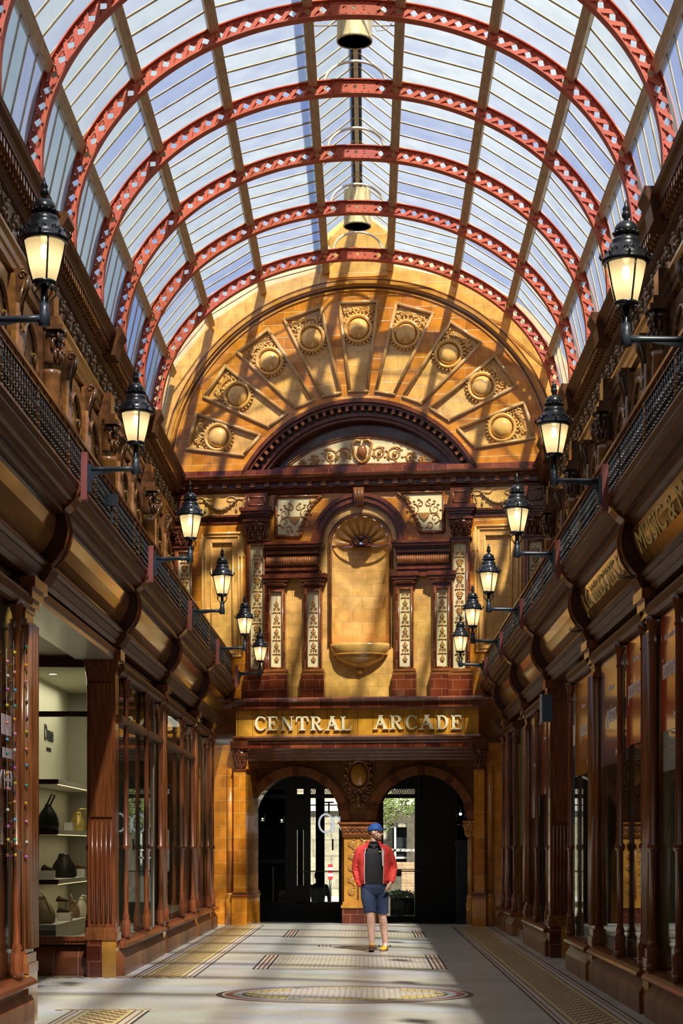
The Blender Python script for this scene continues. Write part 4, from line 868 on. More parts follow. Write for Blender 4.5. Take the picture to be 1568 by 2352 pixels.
def pilaster(ul, ur, pul, pur, vt, vb, pvt, pvb, label, d, dense=1):
    um = (ul+ur)/2; x0, x1 = et(ul), et(ur); zt_, zb2 = ez(vt, um), ez(vb, um); px0, px1 = et(pul), et(pur); pz0, pz1 = ez(pvb, um), ez(pvt, um)
    P = eth('panelled_pilaster', label, 'pilaster', (x0+x1)/2, zb2, -d, 'oxblood pilasters with ivory panels')
    b = MB(); b.plate([(x0, zb2), (x1, zb2), (x1, zt_), (x0, zt_)], [[(px0-.03, pz0-.03), (px1+.03, pz0-.03), (px1+.03, pz1+.03), (px0-.03, pz1+.03)]], -d, 0); eb(b, 'shaft', M['redtile'], P)
    b = MB(); q = [(px0-.03, pz0-.03), (px1+.03, pz0-.03), (px1+.03, pz1+.03), (px0-.03, pz1+.03)]
    for p_, r_ in zip(q, q[1:]+q[:1]): b.tube([(p_[0], -d, p_[1]), (r_[0], -d, r_[1])], .02, 6)
    eb(b, 'raised_frame', M['brownl'], P)
    b = MB(); b.box(px0-.03, px1+.03, -d+.04, 0, pz0-.03, pz1+.03); eb(b, 'ivory_panel', M['ivory'], P)
    b = MB(); ornament(b, px0, px1, pz0, pz1, -d+.035, dense); eb(b, 'scroll_relief', M['scroll'], P)
    b = MB()
    for q_, z0, z1 in ((.04, zb2-.03, zb2+.02), (.055, zb2-.1, zb2-.05), (.02, zb2-.06, zb2-.02)): b.box(x0-q_, x1+q_, -d-q_, 0, z0, z1)
    eb(b, 'base', M['brownl'], P)
    zz = ez(1606, um); b = MB(); b.box(x0-.055, x1+.055, -d-.05, 0, zz, zb2-.09); eb(b, 'plinth', M['redtile'], P)
    return P, x0, x1, zt_
for (ul, ur, a, b_, vt, vb, lab) in ((618, 657, 627, 648, 1352, 1541, 'outermost short pilaster left of the niche'), (701, 741, 711, 733, 1350, 1541, 'short pilaster just left of the niche'), (910, 951, 921, 943, 1346, 1540, 'short pilaster just right of the niche'), (997, 1037, 1006, 1028, 1344, 1539, 'outermost short pilaster right of the niche')):
    P, x0, x1, zt_ = pilaster(ul, ur, a, b_, vt, vb, vt+12, vb-9, 'oxblood tiled pilaster with an ivory panel, '+lab, .14)
    b = MB()
    for q, z0, z1 in ((.01, 0, .03), (.04, .03, .1), (.07, .1, .16), (.1, .16, .24)): b.box(x0-q, x1+q, -.14-q, 0, zt_+z0, zt_+z1)
    eb(b, 'capital', M['brown'], P)
    b = MB(); n = 9
    for k in range(n): b.ball((x0+(x1-x0)*(k+.5)/n, -.185, zt_+.07), (.016, .014, .025), 5, 4)
    eb(b, 'capital_beads', M['brownl'], P)
for (ul, ur, a, b_, vt, vb, lab) in ((571, 617, 581, 606, 1246, 1543, 'tall one left of the niche'), (1038, 1081, 1044, 1070, 1240, 1541, 'tall one right of the niche'), (406, 444, 416, 440, 1262, 1549, 'tall one in the left corner beside the balcony'), (1206, 1250, 1217, 1243, 1236, 1535, 'tall one in the right corner beside the balcony')):
    P, x0, x1, zt_ = pilaster(ul, ur, a, b_, vt, vb, vt+12, vb-6, 'oxblood tiled pilaster with an ivory panel, '+lab, .16, 2)
    b = MB(); b.box(x0-.03, x1+.03, -.2, 0, zt_, zt_+.03); capital(b, (x0+x1)/2, zt_+.03, (x1-x0)*1.15, .36, -.12, .16); eb(b, 'leafy_capital', M['brown'], P)
    b = MB(); zz = zt_+.4
    for q, z0, z1 in ((.02, 0, .05), (.05, .05, .1), (.09, .1, .15), (.12, .15, .22)): b.box(x0-q, x1+q, -.18-q, 0, zz+z0, zz+z1)
    b.box(x0-.01, x1+.01, -.2, 0, zz+.2, 8.1); eb(b, 'entablature_block', M['brown'], P)
    b = MB(); zb3 = zz+.27
    for p_, r_ in (((x0+.04, zb3), (x1-.04, zb3)), ((x1-.04, zb3), (x1-.04, 8.03)), ((x1-.04, 8.03), (x0+.04, 8.03)), ((x0+.04, 8.03), (x0+.04, zb3))): b.tube([(p_[0], -.2, p_[1]), (r_[0], -.2, r_[1])], .016, 6)
    eb(b, 'block_frame', M['brownl'], P)
# entablatures beside niche
for (u0, u1, v0, lab, q) in ((613, 747, 1250, 'left', 1), (903, 1036, 1246, 'right', -1)):
    x0, x1 = et(u0), et(u1); um = (u0+u1)/2; Z = lambda dv: ez(v0+dv, um)
    P = eth('entablature', 'dark brown entablature with a reeded rounded frieze, %s of the niche' % lab, 'entablature', (x0+x1)/2, Z(80))
    b = MB()
    for d, a_1, a_2 in ((.34, 0, 6), (.31, 6, 12), (.25, 12, 17), (.2, 17, 27), (.15, 27, 31), (.16, 54, 58), (.2, 58, 64), (.16, 64, 80)):
        xi0, xi1 = (x0, x1-(.34-d)*.5) if q > 0 else (x0+(.34-d)*.5, x1)
        b.box(xi0, xi1, -d, 0, Z(a_1), Z(a_2))
    eb(b, 'mouldings', M['brown'], P)
    b = MB(); n = 22; zc_ = (Z(31)+Z(54))/2; hh = (Z(31)-Z(54))/2
    xa, xb = (x0+.02, x1-.1) if q > 0 else (x0+.1, x1-.02)
    b.prism([(-.1, zc_-hh)]+[(-.14-.09*cos(t), zc_+hh*sin(t)) for t in [-pi/2+pi*i/8 for i in range(9)]]+[(-.1, zc_+hh)], 'x', xa, xb)
    for k in range(n): x = xa+(xb-xa)*(k+.5)/n; b.tube([(x, -.15-.09*cos(t), zc_+hh*.92*sin(t)) for t in [-1.4+2.8*i/7 for i in range(8)]], .015, 5)
    eb(b, 'reeded_frieze', M['brownl'], P)
    b = MB(); n = 20
    for k in range(n): x = xa+(xb-xa)*(k+.5)/n; b.box(x-.018, x+.018, -.235, -.2, Z(25), Z(19))
    eb(b, 'dentils', M['brownl'], P)
    b = MB(); xe = x1-.1 if q > 0 else x0+.1
    b.tube([(xe, -.16-.07*cos(t)*k_, zc_+.08*sin(t)*k_) for t, k_ in [(i*.6, 1-i/22) for i in range(18)]], .018, 5); eb(b, 'end_scroll', M['brown'], P)
# spandrel panels
for q, u0, u1, vt, vb in ((1, 635, 752, 1141, 1232), (-1, 899, 1019, 1132, 1224)):
    um = (u0+u1)/2; x0, x1, z0, z1 = et(u0), et(u1), ez(vb, um), ez(vt, um); RA = 1.14
    def A_(z): return sqrt(max(0, RA*RA-(z-7.17)**2))
    if q > 0: pts = [(x0, z1), (x0, z0)] + [(NT-A_(z0+(z1-z0)*k/10), z0+(z1-z0)*k/10) for k in range(11)]
    else: pts = [(x1, z0), (x1, z1)] + [(NT+A_(z1-(z1-z0)*k/10), z1-(z1-z0)*k/10) for k in range(11)]
    P = eth('spandrel_panel', 'ivory panel with amber vase and scrolls, upper %s of the niche arch' % ('left' if q > 0 else 'right'), 'relief panel', (x0+x1)/2, z0, -.03)
    c = (sum(p[0] for p in pts)/len(pts), sum(p[1] for p in pts)/len(pts))
    b = MB(); b.plate(pts, [], -.045, -.03); eb(b, 'ivory_ground', M['ivory'], P)
    b = MB()
    for p_, r_ in zip(pts, pts[1:]+pts[:1]):
        b.tube([(p_[0], -.05, p_[1]), (r_[0], -.05, r_[1])], .034, 6)
        L_ = math.dist(p_, r_); n = max(1, int(L_/.045))
        for k in range(n): t = (k+.5)/n; b.ball((p_[0]+(r_[0]-p_[0])*t, -.08, p_[1]+(r_[1]-p_[1])*t), .013, 5, 3)
    eb(b, 'beaded_border', M['brownl'], P)
    b = MB(); cx = (x0+.36) if q > 0 else (x1-.36); cz = (z0+z1)/2-.06
    b.prism([(cx-.11, cz+.05), (cx-.08, cz-.02), (cx, cz-.1), (cx+.08, cz-.02), (cx+.11, cz+.05)], 'y', -.075, -.04)
    for t in (-1, 1):
        for (dx, dz, r, tt, ph) in ((.2, -.05, .1, 1.2, -1), (.2, .12, .11, 1.4, 1), (.08, .22, .06, 1.2, 1), (.1, -.17, .07, 1.2, -1)):
            b.tube([(u, -.055, v) for u, _, v in spiral(cx+t*dx, cz+dz, r, tt, t, ph*pi/2, 16)], [.011-.0005*i for i in range(17)], 5)
        for (dx, dz) in ((.24, .03), (.19, .27), (.31, .1), (.26, .2), (.14, .05), (.3, -.1), (.05, -.22), (.1, .3)): b.ball((cx+t*dx, -.055, cz+dz), (.028, .012, .018), 6, 4)
    if q > 0: b.ball((x1-.3, -.055, z1-.1), (.045, .02, .045), 8, 5); b.tube([(x1-.38, -.055, z1-.2), (x1-.3, -.055, z1-.1), (x1-.2, -.055, z1-.07)], .01, 5)
    else: b.ball((x0+.3, -.055, z1-.1), (.045, .02, .045), 8, 5); b.tube([(x0+.38, -.055, z1-.2), (x0+.3, -.055, z1-.1), (x0+.2, -.055, z1-.07)], .01, 5)
    eb(b, 'scroll_relief', M['scroll'], P)
# side bays: amber field, recessed yellow panel, festoon frieze
for q, u0, u1, vt, vb, ax0, ax1 in ((1, 466, 556, 1226, 1508, 444, 571), (-1, 1092, 1196, 1208, 1496, 1081, 1206)):
    um = (u0+u1)/2; x0, x1, z0, z1 = et(u0), et(u1), ez(vb, um), ez(vt, um); sd = 'left' if q > 0 else 'right'
    b = MB(); b.plate([(et(ax0), 4.24), (et(ax1), 4.24), (et(ax1), 8.09), (et(ax0), 8.09)], [[(x0, z0), (x1, z0), (x1, z1), (x0, z1)]], -.04, 0); st(eb(b, 'trim_%d' % (5 if q > 0 else 6), M['amber']))
    P = eth('wall_panel', 'tall yellow tiled wall panel in a moulded frame, %s side bay of the end wall' % sd, 'wall panel', (x0+x1)/2, z0)
    b = MB(); b.plate([(x0, z0), (x1, z0), (x1, z1), (x0, z1)], [[(x0+.17, z0+.17), (x1-.17, z0+.17), (x1-.17, z1-.17), (x0+.17, z1-.17)]], -.03, 0); eb(b, 'surround', M['yellow'], P)
    b = MB()
    for g, r in ((0, .028), (.06, .018), (.17, .02)):
        Q = [(x0+g, z0+g), (x1-g, z0+g), (x1-g, z1-g), (x0+g, z1-g)]
        for p_, r_ in zip(Q, Q[1:]+Q[:1]): b.tube([(p_[0], -.04, p_[1]), (r_[0], -.04, r_[1])], r, 6)
    for xx in (x0, x1): b.box(xx-.05, xx+.05, -.06, 0, z1-.45, z1-.1)
    eb(b, 'frame_moulding', M['yelp'], P)
    zf0, zf1 = ez(1186 if q > 0 else 1168, um), ez(1137 if q > 0 else 1120, um)
    P = eth('festoon_panel', 'pale frieze panel with ribbon bows and a hanging garland, %s side bay' % sd, 'relief panel', (x0+x1)/2, zf0)
    b = MB(); b.box(et(ax0+6), et(ax1-2), -.07, -.04, zf0, zf1); eb(b, 'pale_ground', M['yelp'], P)
    xc = (et(ax0+6)+et(ax1-2))/2; b = MB()
    b.tube([(xc-.3+.6*t, -.09, zf1-.12-.17*sin(pi*t)) for t in [i/12 for i in range(13)]], [.015+.028*sin(pi*i/12) for i in range(13)], 7)
    for k in range(9): t = (k+.5)/9; b.ball((xc-.3+.6*t, -.12, zf1-.12-.17*sin(pi*t)), (.026, .02, .03), 6, 4)
    for t in (-1, 1):
        b.ball((xc+t*.3, -.09, zf1-.1), .04, 8, 5)
        for w_ in (-1, 1): b.tube([(xc+t*.3+w_*(.1-.08*cos(a)), -.08, zf1-.08+.05*sin(a)+.02*w_) for a in [i*.7 for i in range(10)]], .012, 5)
        b.tube([(xc+t*.3, -.08, zf1-.12), (xc+t*.3, -.08, zf1-.24)], .01, 5); b.ball((xc+t*.3, -.09, zf1-.29), (.025, .02, .055), 7, 5)
        b.tube([(xc+t*(.42+.02*sin(i)), -.08, zf1-.1-.035*i) for i in range(7)], .012, 5)
    eb(b, 'garland_relief', M['swagm'], P)
    zz = zf0; xs0, xs1 = (et(444), et(565)) if q > 0 else (et(1086), et(1210))
    b = MB()
    for d, a1_, a2_ in ((.12, 0, -.04), (.09, -.04, -.08), (.06, -.08, -.15)): b.box(xs0, xs1, -d, 0, zz+a2_, zz+a1_)
    eb(b, 'lower_moulding', M['brown'], P)
# ledge, name frieze, lower mouldings
x0_, x1_ = et(520), et(1120)
LX0, LX1 = -2.75, 2.55
b = MB(); b.prism([(.1, 4.25), (-.34, 4.25), (-.36, 4.22), (-.34, 4.18), (-.28, 4.16), (-.27, 4.06), (-.2, 4.04), (-.1, 4.02), (.1, 4.02)], 'x', LX0, LX1)
P = eth('ledge', 'oxblood tiled ledge above the name frieze', 'ledge', 0, 4.02); eb(b, 'moulding', M['redcourse'], P)
P = eth('name_frieze', 'amber tiled frieze board carrying the large cream arcade name', 'sign', 0, 3.55, -.12)
b = MB(); b.box(et(545), et(1100), -.12, 0, 3.53, 4.03); eb(b, 'tile_band', tile('frieze tile', (.6, .29, .03), (.5, .22, .025), (.16, .06, .01), w=.285, h=5, off=0, ms=.006, rough=.14), P)
b = MB(); b.prism([(0, 3.55), (-.2, 3.55), (-.22, 3.52), (-.19, 3.49), (-.17, 3.46), (0, 3.46)], 'x', et(540), et(1105)); eb(b, 'lower_bead', M['brownl'], P)
# serif letters
def serif(ch):
    """list of polygons in unit box (height 1)"""
    T, t, sr = .2, .085, .07
    def bar(x0, x1, z0, z1): return [(x0, z0), (x1, z0), (x1, z1), (x0, z1)]
    def stem(x): return [bar(x, x+T, 0, 1), [(x-.09, 0), (x+T+.09, 0), (x+T+.09, .05), (x+T, .1), (x, .1), (x-.09, .05)], [(x-.09, 1), (x-.09, .95), (x, .9), (x+T, .9), (x+T+.09, .95), (x+T+.09, 1)]]
    def crescent(cx, cz, rx, rz, a0, a1, w0, wm):
        n = 20; o = []; i_ = []
        for k in range(n+1):
            a = a0+(a1-a0)*k/n; wv = w0+(wm-w0)*sin(pi*k/n)
            o.append((cx+rx*cos(a), cz+rz*sin(a))); i_.append((cx+(rx-wv)*cos(a), cz+(rz-min(wv, .1))*sin(a)))
        return o+i_[::-1]
    if ch == 'C': return [crescent(.46, .5, .46, .52, R(38), R(322), .06, .21), [(.8, .72), (.88, .95), (.78, .9), (.7, .78)], [(.74, .2), (.9, .24), (.84, .12), (.72, .1)]], .9
    if ch == 'E': return stem(.09)+[bar(.2, .76, 0, t), bar(.2, .72, 1-t, 1), bar(.2, .5, .47, .55), [(.7, 0), (.8, 0), (.88, .33), (.82, .3), (.72, .08)], [(.66, 1), (.78, 1), (.8, .7), (.75, .72), (.68, .92)], [(.42, .5), (.52, .32), (.56, .34), (.54, .7), (.5, .7)]], .88
    if ch == 'N': return [bar(.1, .18, 0, 1), bar(.78, .86, 0, 1), [(.02, 1), (.26, 1), (.86, .1), (.86, 0), (.72, 0), (.14, .88)], bar(0, .3, 0, .05), bar(.66, .98, .95, 1), bar(-.02, .2, .95, 1), bar(.6, .88, 0, .04)], .98
    if ch == 'T': return [bar(.33, .53, 0, 1), bar(.22, .64, 0, .06), bar(.06, .8, .9, 1), [(.0, .62), (.06, .6), (.16, .92), (.08, 1), (.03, .98)], [(.86, .62), (.8, .6), (.7, .92), (.78, 1), (.83, .98)]], .86
    if ch == 'R': return stem(.09)+[crescent(.4, .74, .36, .26, R(-90), R(90), .06, .2), bar(.2, .42, .92, 1), bar(.2, .42, .48, .56), [(.34, .5), (.52, .5), (.76, .12), (.86, .08), (.92, .14), (.94, .08), (.84, 0), (.68, 0), (.6, .06)]], .96
    if ch == 'A': return [[(.5, 1), (.56, 1), (.97, 0), (.72, 0), (.44, .74)], [(.42, .98), (.5, 1), (.53, .86), (.22, .02), (.14, .02)], bar(.24, .7, .3, .38), bar(.0, .34, 0, .06), bar(.62, 1.04, 0, .06), bar(.36, .68, .95, 1.02), [(.3, .34), (.42, .42), (.6, .3), (.7, .22), (.66, .38), (.5, .46)]], 1.04
    if ch == 'L': return stem(.09)+[bar(.2, .74, 0, t), [(.68, 0), (.78, 0), (.88, .4), (.82, .36), (.7, .1)]], .88
    if ch == 'D': return stem(.09)+[crescent(.4, .5, .5, .5, R(-90), R(90), .08, .21), bar(.2, .42, 0, .08), bar(.2, .42, .92, 1)], .92
LET = [('C', 586, 620), ('E', 622, 656), ('N', 658, 692), ('T', 694, 727), ('R', 728, 763), ('A', 764, 802), ('L', 783, 809), ('A', 857, 893), ('R', 896, 928), ('C', 932, 959), ('A', 962, 999), ('D', 1003, 1030), ('E', 1036, 1062)]
LET[5] = ('A', 747, 781)
LET[4] = ('R', 714, 743); LET[3] = ('T', 680, 709); LET[2] = ('N', 646, 675); LET[1] = ('E', 615, 640); LET[0] = ('C', 586, 612)
for i, (ch, u0, u1) in enumerate(LET):
    polys, wd = serif(ch); x0, x1 = et(u0, .12), et(u1, .12); um = (u0+u1)/2
    z0 = ez(1679 if um < 830 else 1676.5, um); hgt = .262; k = (x1-x0)/wd; b = MB()
    for pl in polys:
        b.prism([(x0+p[0]*k, z0+p[1]*hgt) for p in pl], 'y', -.165, -.12)
    w_ = 'CENTRAL' if i < 7 else 'ARCADE'; j = i if i < 7 else i-7
    L_ = eb(b, 'raised_letter', M['letter'], None, (x0, -.12, z0)); tag(L_, 'raised cream serif letter %s, %s letter of the word %s on the frieze' % (ch, NTH[j+1], w_), 'letter', 'raised letters of the arcade name')
P = eth('lintel', 'oxblood tiled lintel and dark mouldings below the name frieze', 'lintel', 0, 3.1)
b = MB(); b.prism([(1.1, 3.5), (-.14, 3.46), (-.16, 3.44), (-.14, 3.41), (-.12, 3.4), (-.12, 3.32), (1.1, 3.32)], 'x', et(545), et(1102)); eb(b, 'tiled_course', M['redcourse'], P)
b = MB(); b.prism([(1.1, 3.32), (-.1, 3.32), (-.08, 3.28), (-.02, 3.26), (.0, 3.22), (.06, 3.2), (.08, 3.16), (.14, 3.14), (.16, 3.1), (.3, 3.1), (.3, 3.3), (1.1, 3.3)], 'x', et(545), et(1102)); eb(b, 'dark_mouldings', M['brown'], P)
# arch wall
YA = 1.0
def et2(u): return et(u, -YA)
def ez2(v, u=822): return E(u, v, -YA)[1]
lc, rc_, ah = et2(681), et2(968), .885
zsp = ez2(1884)
al1 = [(lc-ah, -.02)] + [(lc+ah, -.02)] + arc(lc, zsp, ah, 0, pi, 26)
al2 = [(rc_-ah, -.02)] + [(rc_+ah, -.02)] + arc(rc_, zsp, ah, 0, pi, 26)
b = MB(); b.plate([(-4, -.05), (3.9, -.05), (3.9, 4.2), (-4, 4.2)], [[(x, max(z, .0)) for x, z in al1], [(x, max(z, .0)) for x, z in al2]], YA, YA+.45)
st(eb(b, 'wall_arches', tile('shaded amber faience', (.2, .08, .018), (.13, .045, .012), (.1, .04, .015), w=.34, h=.3)))  # amber tile darkened to carry the shade under the lintel
for c_, lab in ((lc, 'left'), (rc_, 'right')):
    P = eth('entrance_arch', 'brown moulded round arch over the %s passage opening' % lab, 'arch', c_, zsp, YA)
    b = MB()
    for r0, r1, d in ((ah-.02, ah+.07, .06), (ah+.07, ah+.15, .09), (ah+.15, ah+.18, .05)): ringplate(b, c_, zsp, r0, r1, 0, pi, 32, YA-d, YA+.02)
    eb(b, 'voussoir_ring', M['brownl'], P)
    b = MB()
    for a in (15, 55, 90, 125, 165):
        ringplate(b, c_, zsp, ah-.03, ah+.17, R(a-3.5), R(a+3.5), 2, YA-.115, YA)
    eb(b, 'banded_blocks', M['brown'], P)
    for q in (-1, 1):
        if (c_ == lc and q > 0) or (c_ == rc_ and q < 0): continue
        b = MB(); capital(b, c_+q*(ah+.05), zsp-.32, .24, .3, YA-.02, .12); b.tube([(c_+q*(ah+.06), YA-.03, 0.55), (c_+q*(ah+.06), YA-.03, zsp-.32)], .06, 10)
        b.lathe([(.09, 0), (.09, .4), (.075, .45), (.085, .5), (.06, .56)], (c_+q*(ah+.06), YA-.03, 0), 12)
        eb(b, 'jamb_column', M['amberp'], P)
# central pier
xa, xb = et2(797), et2(851); PCN = eth('central_pier', 'carved golden faience pier between the two entrance arches', 'pier', (xa+xb)/2, 0, YA)
cwx = (xa+xb)/2; hw = .27
b = MB(); b.box(cwx-hw-.03, cwx+hw+.03, YA-.16, YA+.2, 0, .3); eb(b, 'tiled_base', M['redtile'], PCN)
b = MB(); b.box(cwx-hw-.05, cwx+hw+.05, YA-.18, YA+.2, .3, .36); b.box(cwx-hw-.02, cwx+hw+.02, YA-.15, YA+.2, .36, .42); eb(b, 'base_moulding', M['amberp'], PCN)
b = MB(); b.box(cwx-hw, cwx+hw, YA-.12, YA+.1, .42, ez2(1922)); eb(b, 'shaft', M['amberp'], PCN)
b = MB(); zt_ = ez2(1922)
for q in (-1, 1):
    for k in range(5):
        z = .55+k*.23; b.tube([(cwx+q*(.12+.07*sin(t)), YA-.125, z+.22*t/6) for t in range(7)], .016, 5); b.ball((cwx+q*.12, YA-.12, z+.05), (.06, .02, .08), 8, 5)
b.tube([(cwx, YA-.125, .48), (cwx, YA-.125, zt_-.05)], .02, 6); eb(b, 'carved_relief', M['scroll'], PCN)
b = MB(); zk = zt_
b.box(cwx-.3, cwx+.3, YA-.16, YA+.2, zk, zk+.03); b.prism([(cwx-.28, zk+.03), (cwx+.28, zk+.03), (cwx+.36, zk+.24), (cwx-.36, zk+.24)], 'y', YA-.17, YA+.2); b.box(cwx-.38, cwx+.38, YA-.2, YA+.2, zk+.24, zk+.28)
for k in range(7):
    x = cwx-.26+k*.087; b.tube([(u, YA-.18, v) for u, _, v in spiral(x, zk+.13, .05, 1.3, 1 if k % 2 else -1, 0, 10)], .013, 5)
eb(b, 'carved_capital', M['brownl'], PCN)
# cartouche
CT = eth('cartouche', 'brown oval shield with scrolled frame above the central pier', 'cartouche', cwx, ez2(1860), YA); zc_ = ez2(1780)
b = MB(); b.ball((cwx, YA, zc_), (.17, .08, .23), 16, 10); eb(b, 'oval_shield', M['amberp'], CT)
b = MB(); b.tube([(cwx+.22*cos(a), YA-.03, zc_+.28*sin(a)) for a in [2*pi*i/24 for i in range(24)]], .04, 6, closed=True)
for k in range(14): a = 2*pi*k/14; b.ball((cwx+.26*cos(a), YA-.05, zc_+.32*sin(a)), .045, 6, 4)
for q in (-1, 1):
    for (dx, dz, r) in ((.2, -.3, .08), (.13, -.45, .07), (.22, .25, .07), (.07, -.6, .05)): b.tube([(u, YA-.04, v) for u, _, v in spiral(cwx+q*dx, zc_+dz, r, 1.4, q, 0, 14)], .02, 5)
b.ball((cwx, YA-.03, zc_-.5), (.06, .04, .14), 8, 5); b.ball((cwx, YA-.03, zc_+.36), (.09, .05, .07), 8, 5); eb(b, 'scrolled_frame', M['brownl'], CT)
# corner piers at the mouth of the passage (amber faience)
for q, ua, ub, lab in ((-1, 536, 564, 'left'), (1, 1088, 1112, 'right')):
    d0 = .15; xa, xb = et(ua, d0), et(ub, d0); P = eth('corner_pier', 'golden amber faience pier with carved capital at the %s corner of the end wall' % lab, 'pier', (xa+xb)/2, 0, -d0)
    b = MB(); b.box(xa, xb, -d0, YA, .62, 2.9); eb(b, 'shaft', M['amber'], P)
    b = MB(); b.box(xa-.03, xb+.03, -d0-.03, YA, .0, .56); eb(b, 'pedestal', M['amber'], P)
    b = MB(); b.box(xa-.045, xb+.045, -d0-.045, YA, .54, .585); b.box(xa-.03, xb+.03, -d0-.03, YA, .6, .63); eb(b, 'pale_band', M['brownl'], P)
    b = MB(); b.box(xa-.02, xb+.02, -d0-.02, YA, 2.9, 2.94); capital(b, (xa+xb)/2, 2.94, (xb-xa)*1.2, .38, -d0+.05, .12); b.box(xa-.05, xb+.05, -d0-.08, YA, 3.32, 3.46); eb(b, 'carved_capital', M['brown'], P)
    xk = xa-.09 if q < 0 else xb+.09
    b = MB(); b.tube([(xk, -.02, .6), (xk, -.02, 2.95)], .06, 10); b.lathe([(.09, 0), (.09, .5), (.07, .56), (.08, .6)], (xk, -.02, 0), 12); b.box(min(xa, xb) - (.6 if q < 0 else 0), max(xa, xb)+(.6 if q > 0 else 0), .02, YA, 0, 3.4); eb(b, 'flanking_shaft', M['amber'], P)
# ================================================================= roof
VX = -.165; VZ = 9.32
def vp(a, bb, t):         # t in [-1.35..] parameter: angle for the ellipse, below spring straight
    return (VX+a*cos(t), VZ+bb*sin(t))
def vpath(off, n=80):
    """points from left foot over the crown to right foot, offset from the mid line ellipse 3.66 x 2.88"""
    a, bb = 3.66+off, 2.88+off; P = [(VX-a, 8.42+i*(VZ-8.42)/4) for i in range(4)]
    P += [(VX-a*cos(t), VZ+bb*sin(t)) for t in [pi*i/n for i in range(n+1)]]
    P += [(VX+a, VZ-(i+1)*(VZ-8.42)/4) for i in range(4)]
    return P
def resample(P, k):
    d = [0]
    for p, q in zip(P, P[1:]): d.append(d[-1]+math.dist(p, q))
    out = []; j = 0
    for i in range(k+1):
        s = d[-1]*i/k
        while j < len(d)-2 and d[j+1] < s: j += 1
        f = (s-d[j])/max(1e-9, d[j+1]-d[j]); out.append((P[j][0]+(P[j+1][0]-P[j][0])*f, P[j][1]+(P[j+1][1]-P[j][1])*f))
    return out
NC = 62
MID = resample(vpath(0, 160), NC*2)
def nrm(i):
    p, q = MID[max(0, i-1)], MID[min(len(MID)-1, i+1)]; dx, dz = q[0]-p[0], q[1]-p[1]; L = math.hypot(dx, dz); return (-dz/L, dx/L)   # outward (up at crown)
def mpt(i, off): n = nrm(i); return (MID[i][0]+n[0]*off, MID[i][1]+n[1]*off)
def strip(b, o0, o1, y0, y1, i0=0, i1=None):
    i1 = len(MID)-1 if i1 is None else i1
    rings = [[(mpt(i, o)[0], y, mpt(i, o)[1]) for o, y in ((o0, y0), (o1, y0), (o1, y1), (o0, y1))] for i in range(i0, i1+1)]
    b.loft(rings, smooth=False)
RY = [23.98+2.48*k for k in range(-6, 5)]
rib = thing('roof_rib', '', 'roof rib', (VX, 0, 8.42), 'red lattice roof ribs')
b = MB(); strip(b, -.105, -.09, -.075, .075); strip(b, -.105, -.045, -.012, .0); b.build('inner_flange', M['redp'], rib)
b = MB(); strip(b, .09, .105, -.075, .075); strip(b, .045, .105, -.012, .0); b.build('outer_flange', M['redp'], rib)
b = MB(); CR = NC
def bar2(b, p, q, w, y0, y1):
    dx, dz = q[0]-p[0], q[1]-p[1]; L = math.hypot(dx, dz); nx, nz_ = -dz/L*w/2, dx/L*w/2
    b.prism([(p[0]+nx, p[1]+nz_), (q[0]+nx, q[1]+nz_), (q[0]-nx, q[1]-nz_), (p[0]-nx, p[1]-nz_)], 'y', y0, y1)
for k in range(0, NC):
    bar2(b, mpt(2*k, -.085), mpt(2*k+2, .085), .05, -.03, -.018)
b.build('front_lattice', M['redp'], rib)
b = MB()
for k in range(0, NC):
    bar2(b, mpt(2*k, .085), mpt(2*k+2, -.085), .06, -.0, .012)
b.build('rear_lattice', M['redp'], rib)
b = MB()
pl = [mpt(i, .08) for i in range(CR-3, CR+4)]+[mpt(i, -.08) for i in range(CR+3, CR-4, -1)]
hs = []
for k in (-1, 0, 1): hs.append(arc(VX+k*.12, MID[CR][1]+.0-abs(k)*.004, .028, 0, 2*pi, 9)[:-1])
b.plate(pl, hs, -.035, -.02); b.build('crown_plate', M['redp'], rib)
b = MB()
for k in range(0, NC+1):
    for o in (-.075, .075):
        x, z = mpt(2*k, o); b.add([(x-.016, -.03, z), (x+.016, -.03, z), (x, -.03, z-.016), (x, -.03, z+.016), (x, -.05, z)], [(0, 2, 4), (2, 1, 4), (1, 3, 4), (3, 0, 4)], True)
for i in range(-3, 4):
    for o in (-.07, .07, -.1, .1):
        x, z = mpt(CR+i, o); b.ball((x, -.045, z), .014, 6, 4)
b.build('rivets', M['redp'], rib)
for i, y in enumerate(RY):
    o = rib if i == 0 else copy_tree(rib)
    o.location.y = y; o['label'] = 'red riveted lattice arch rib spanning the glass roof, %s from the end wall' % NTH[len(RY)-i]
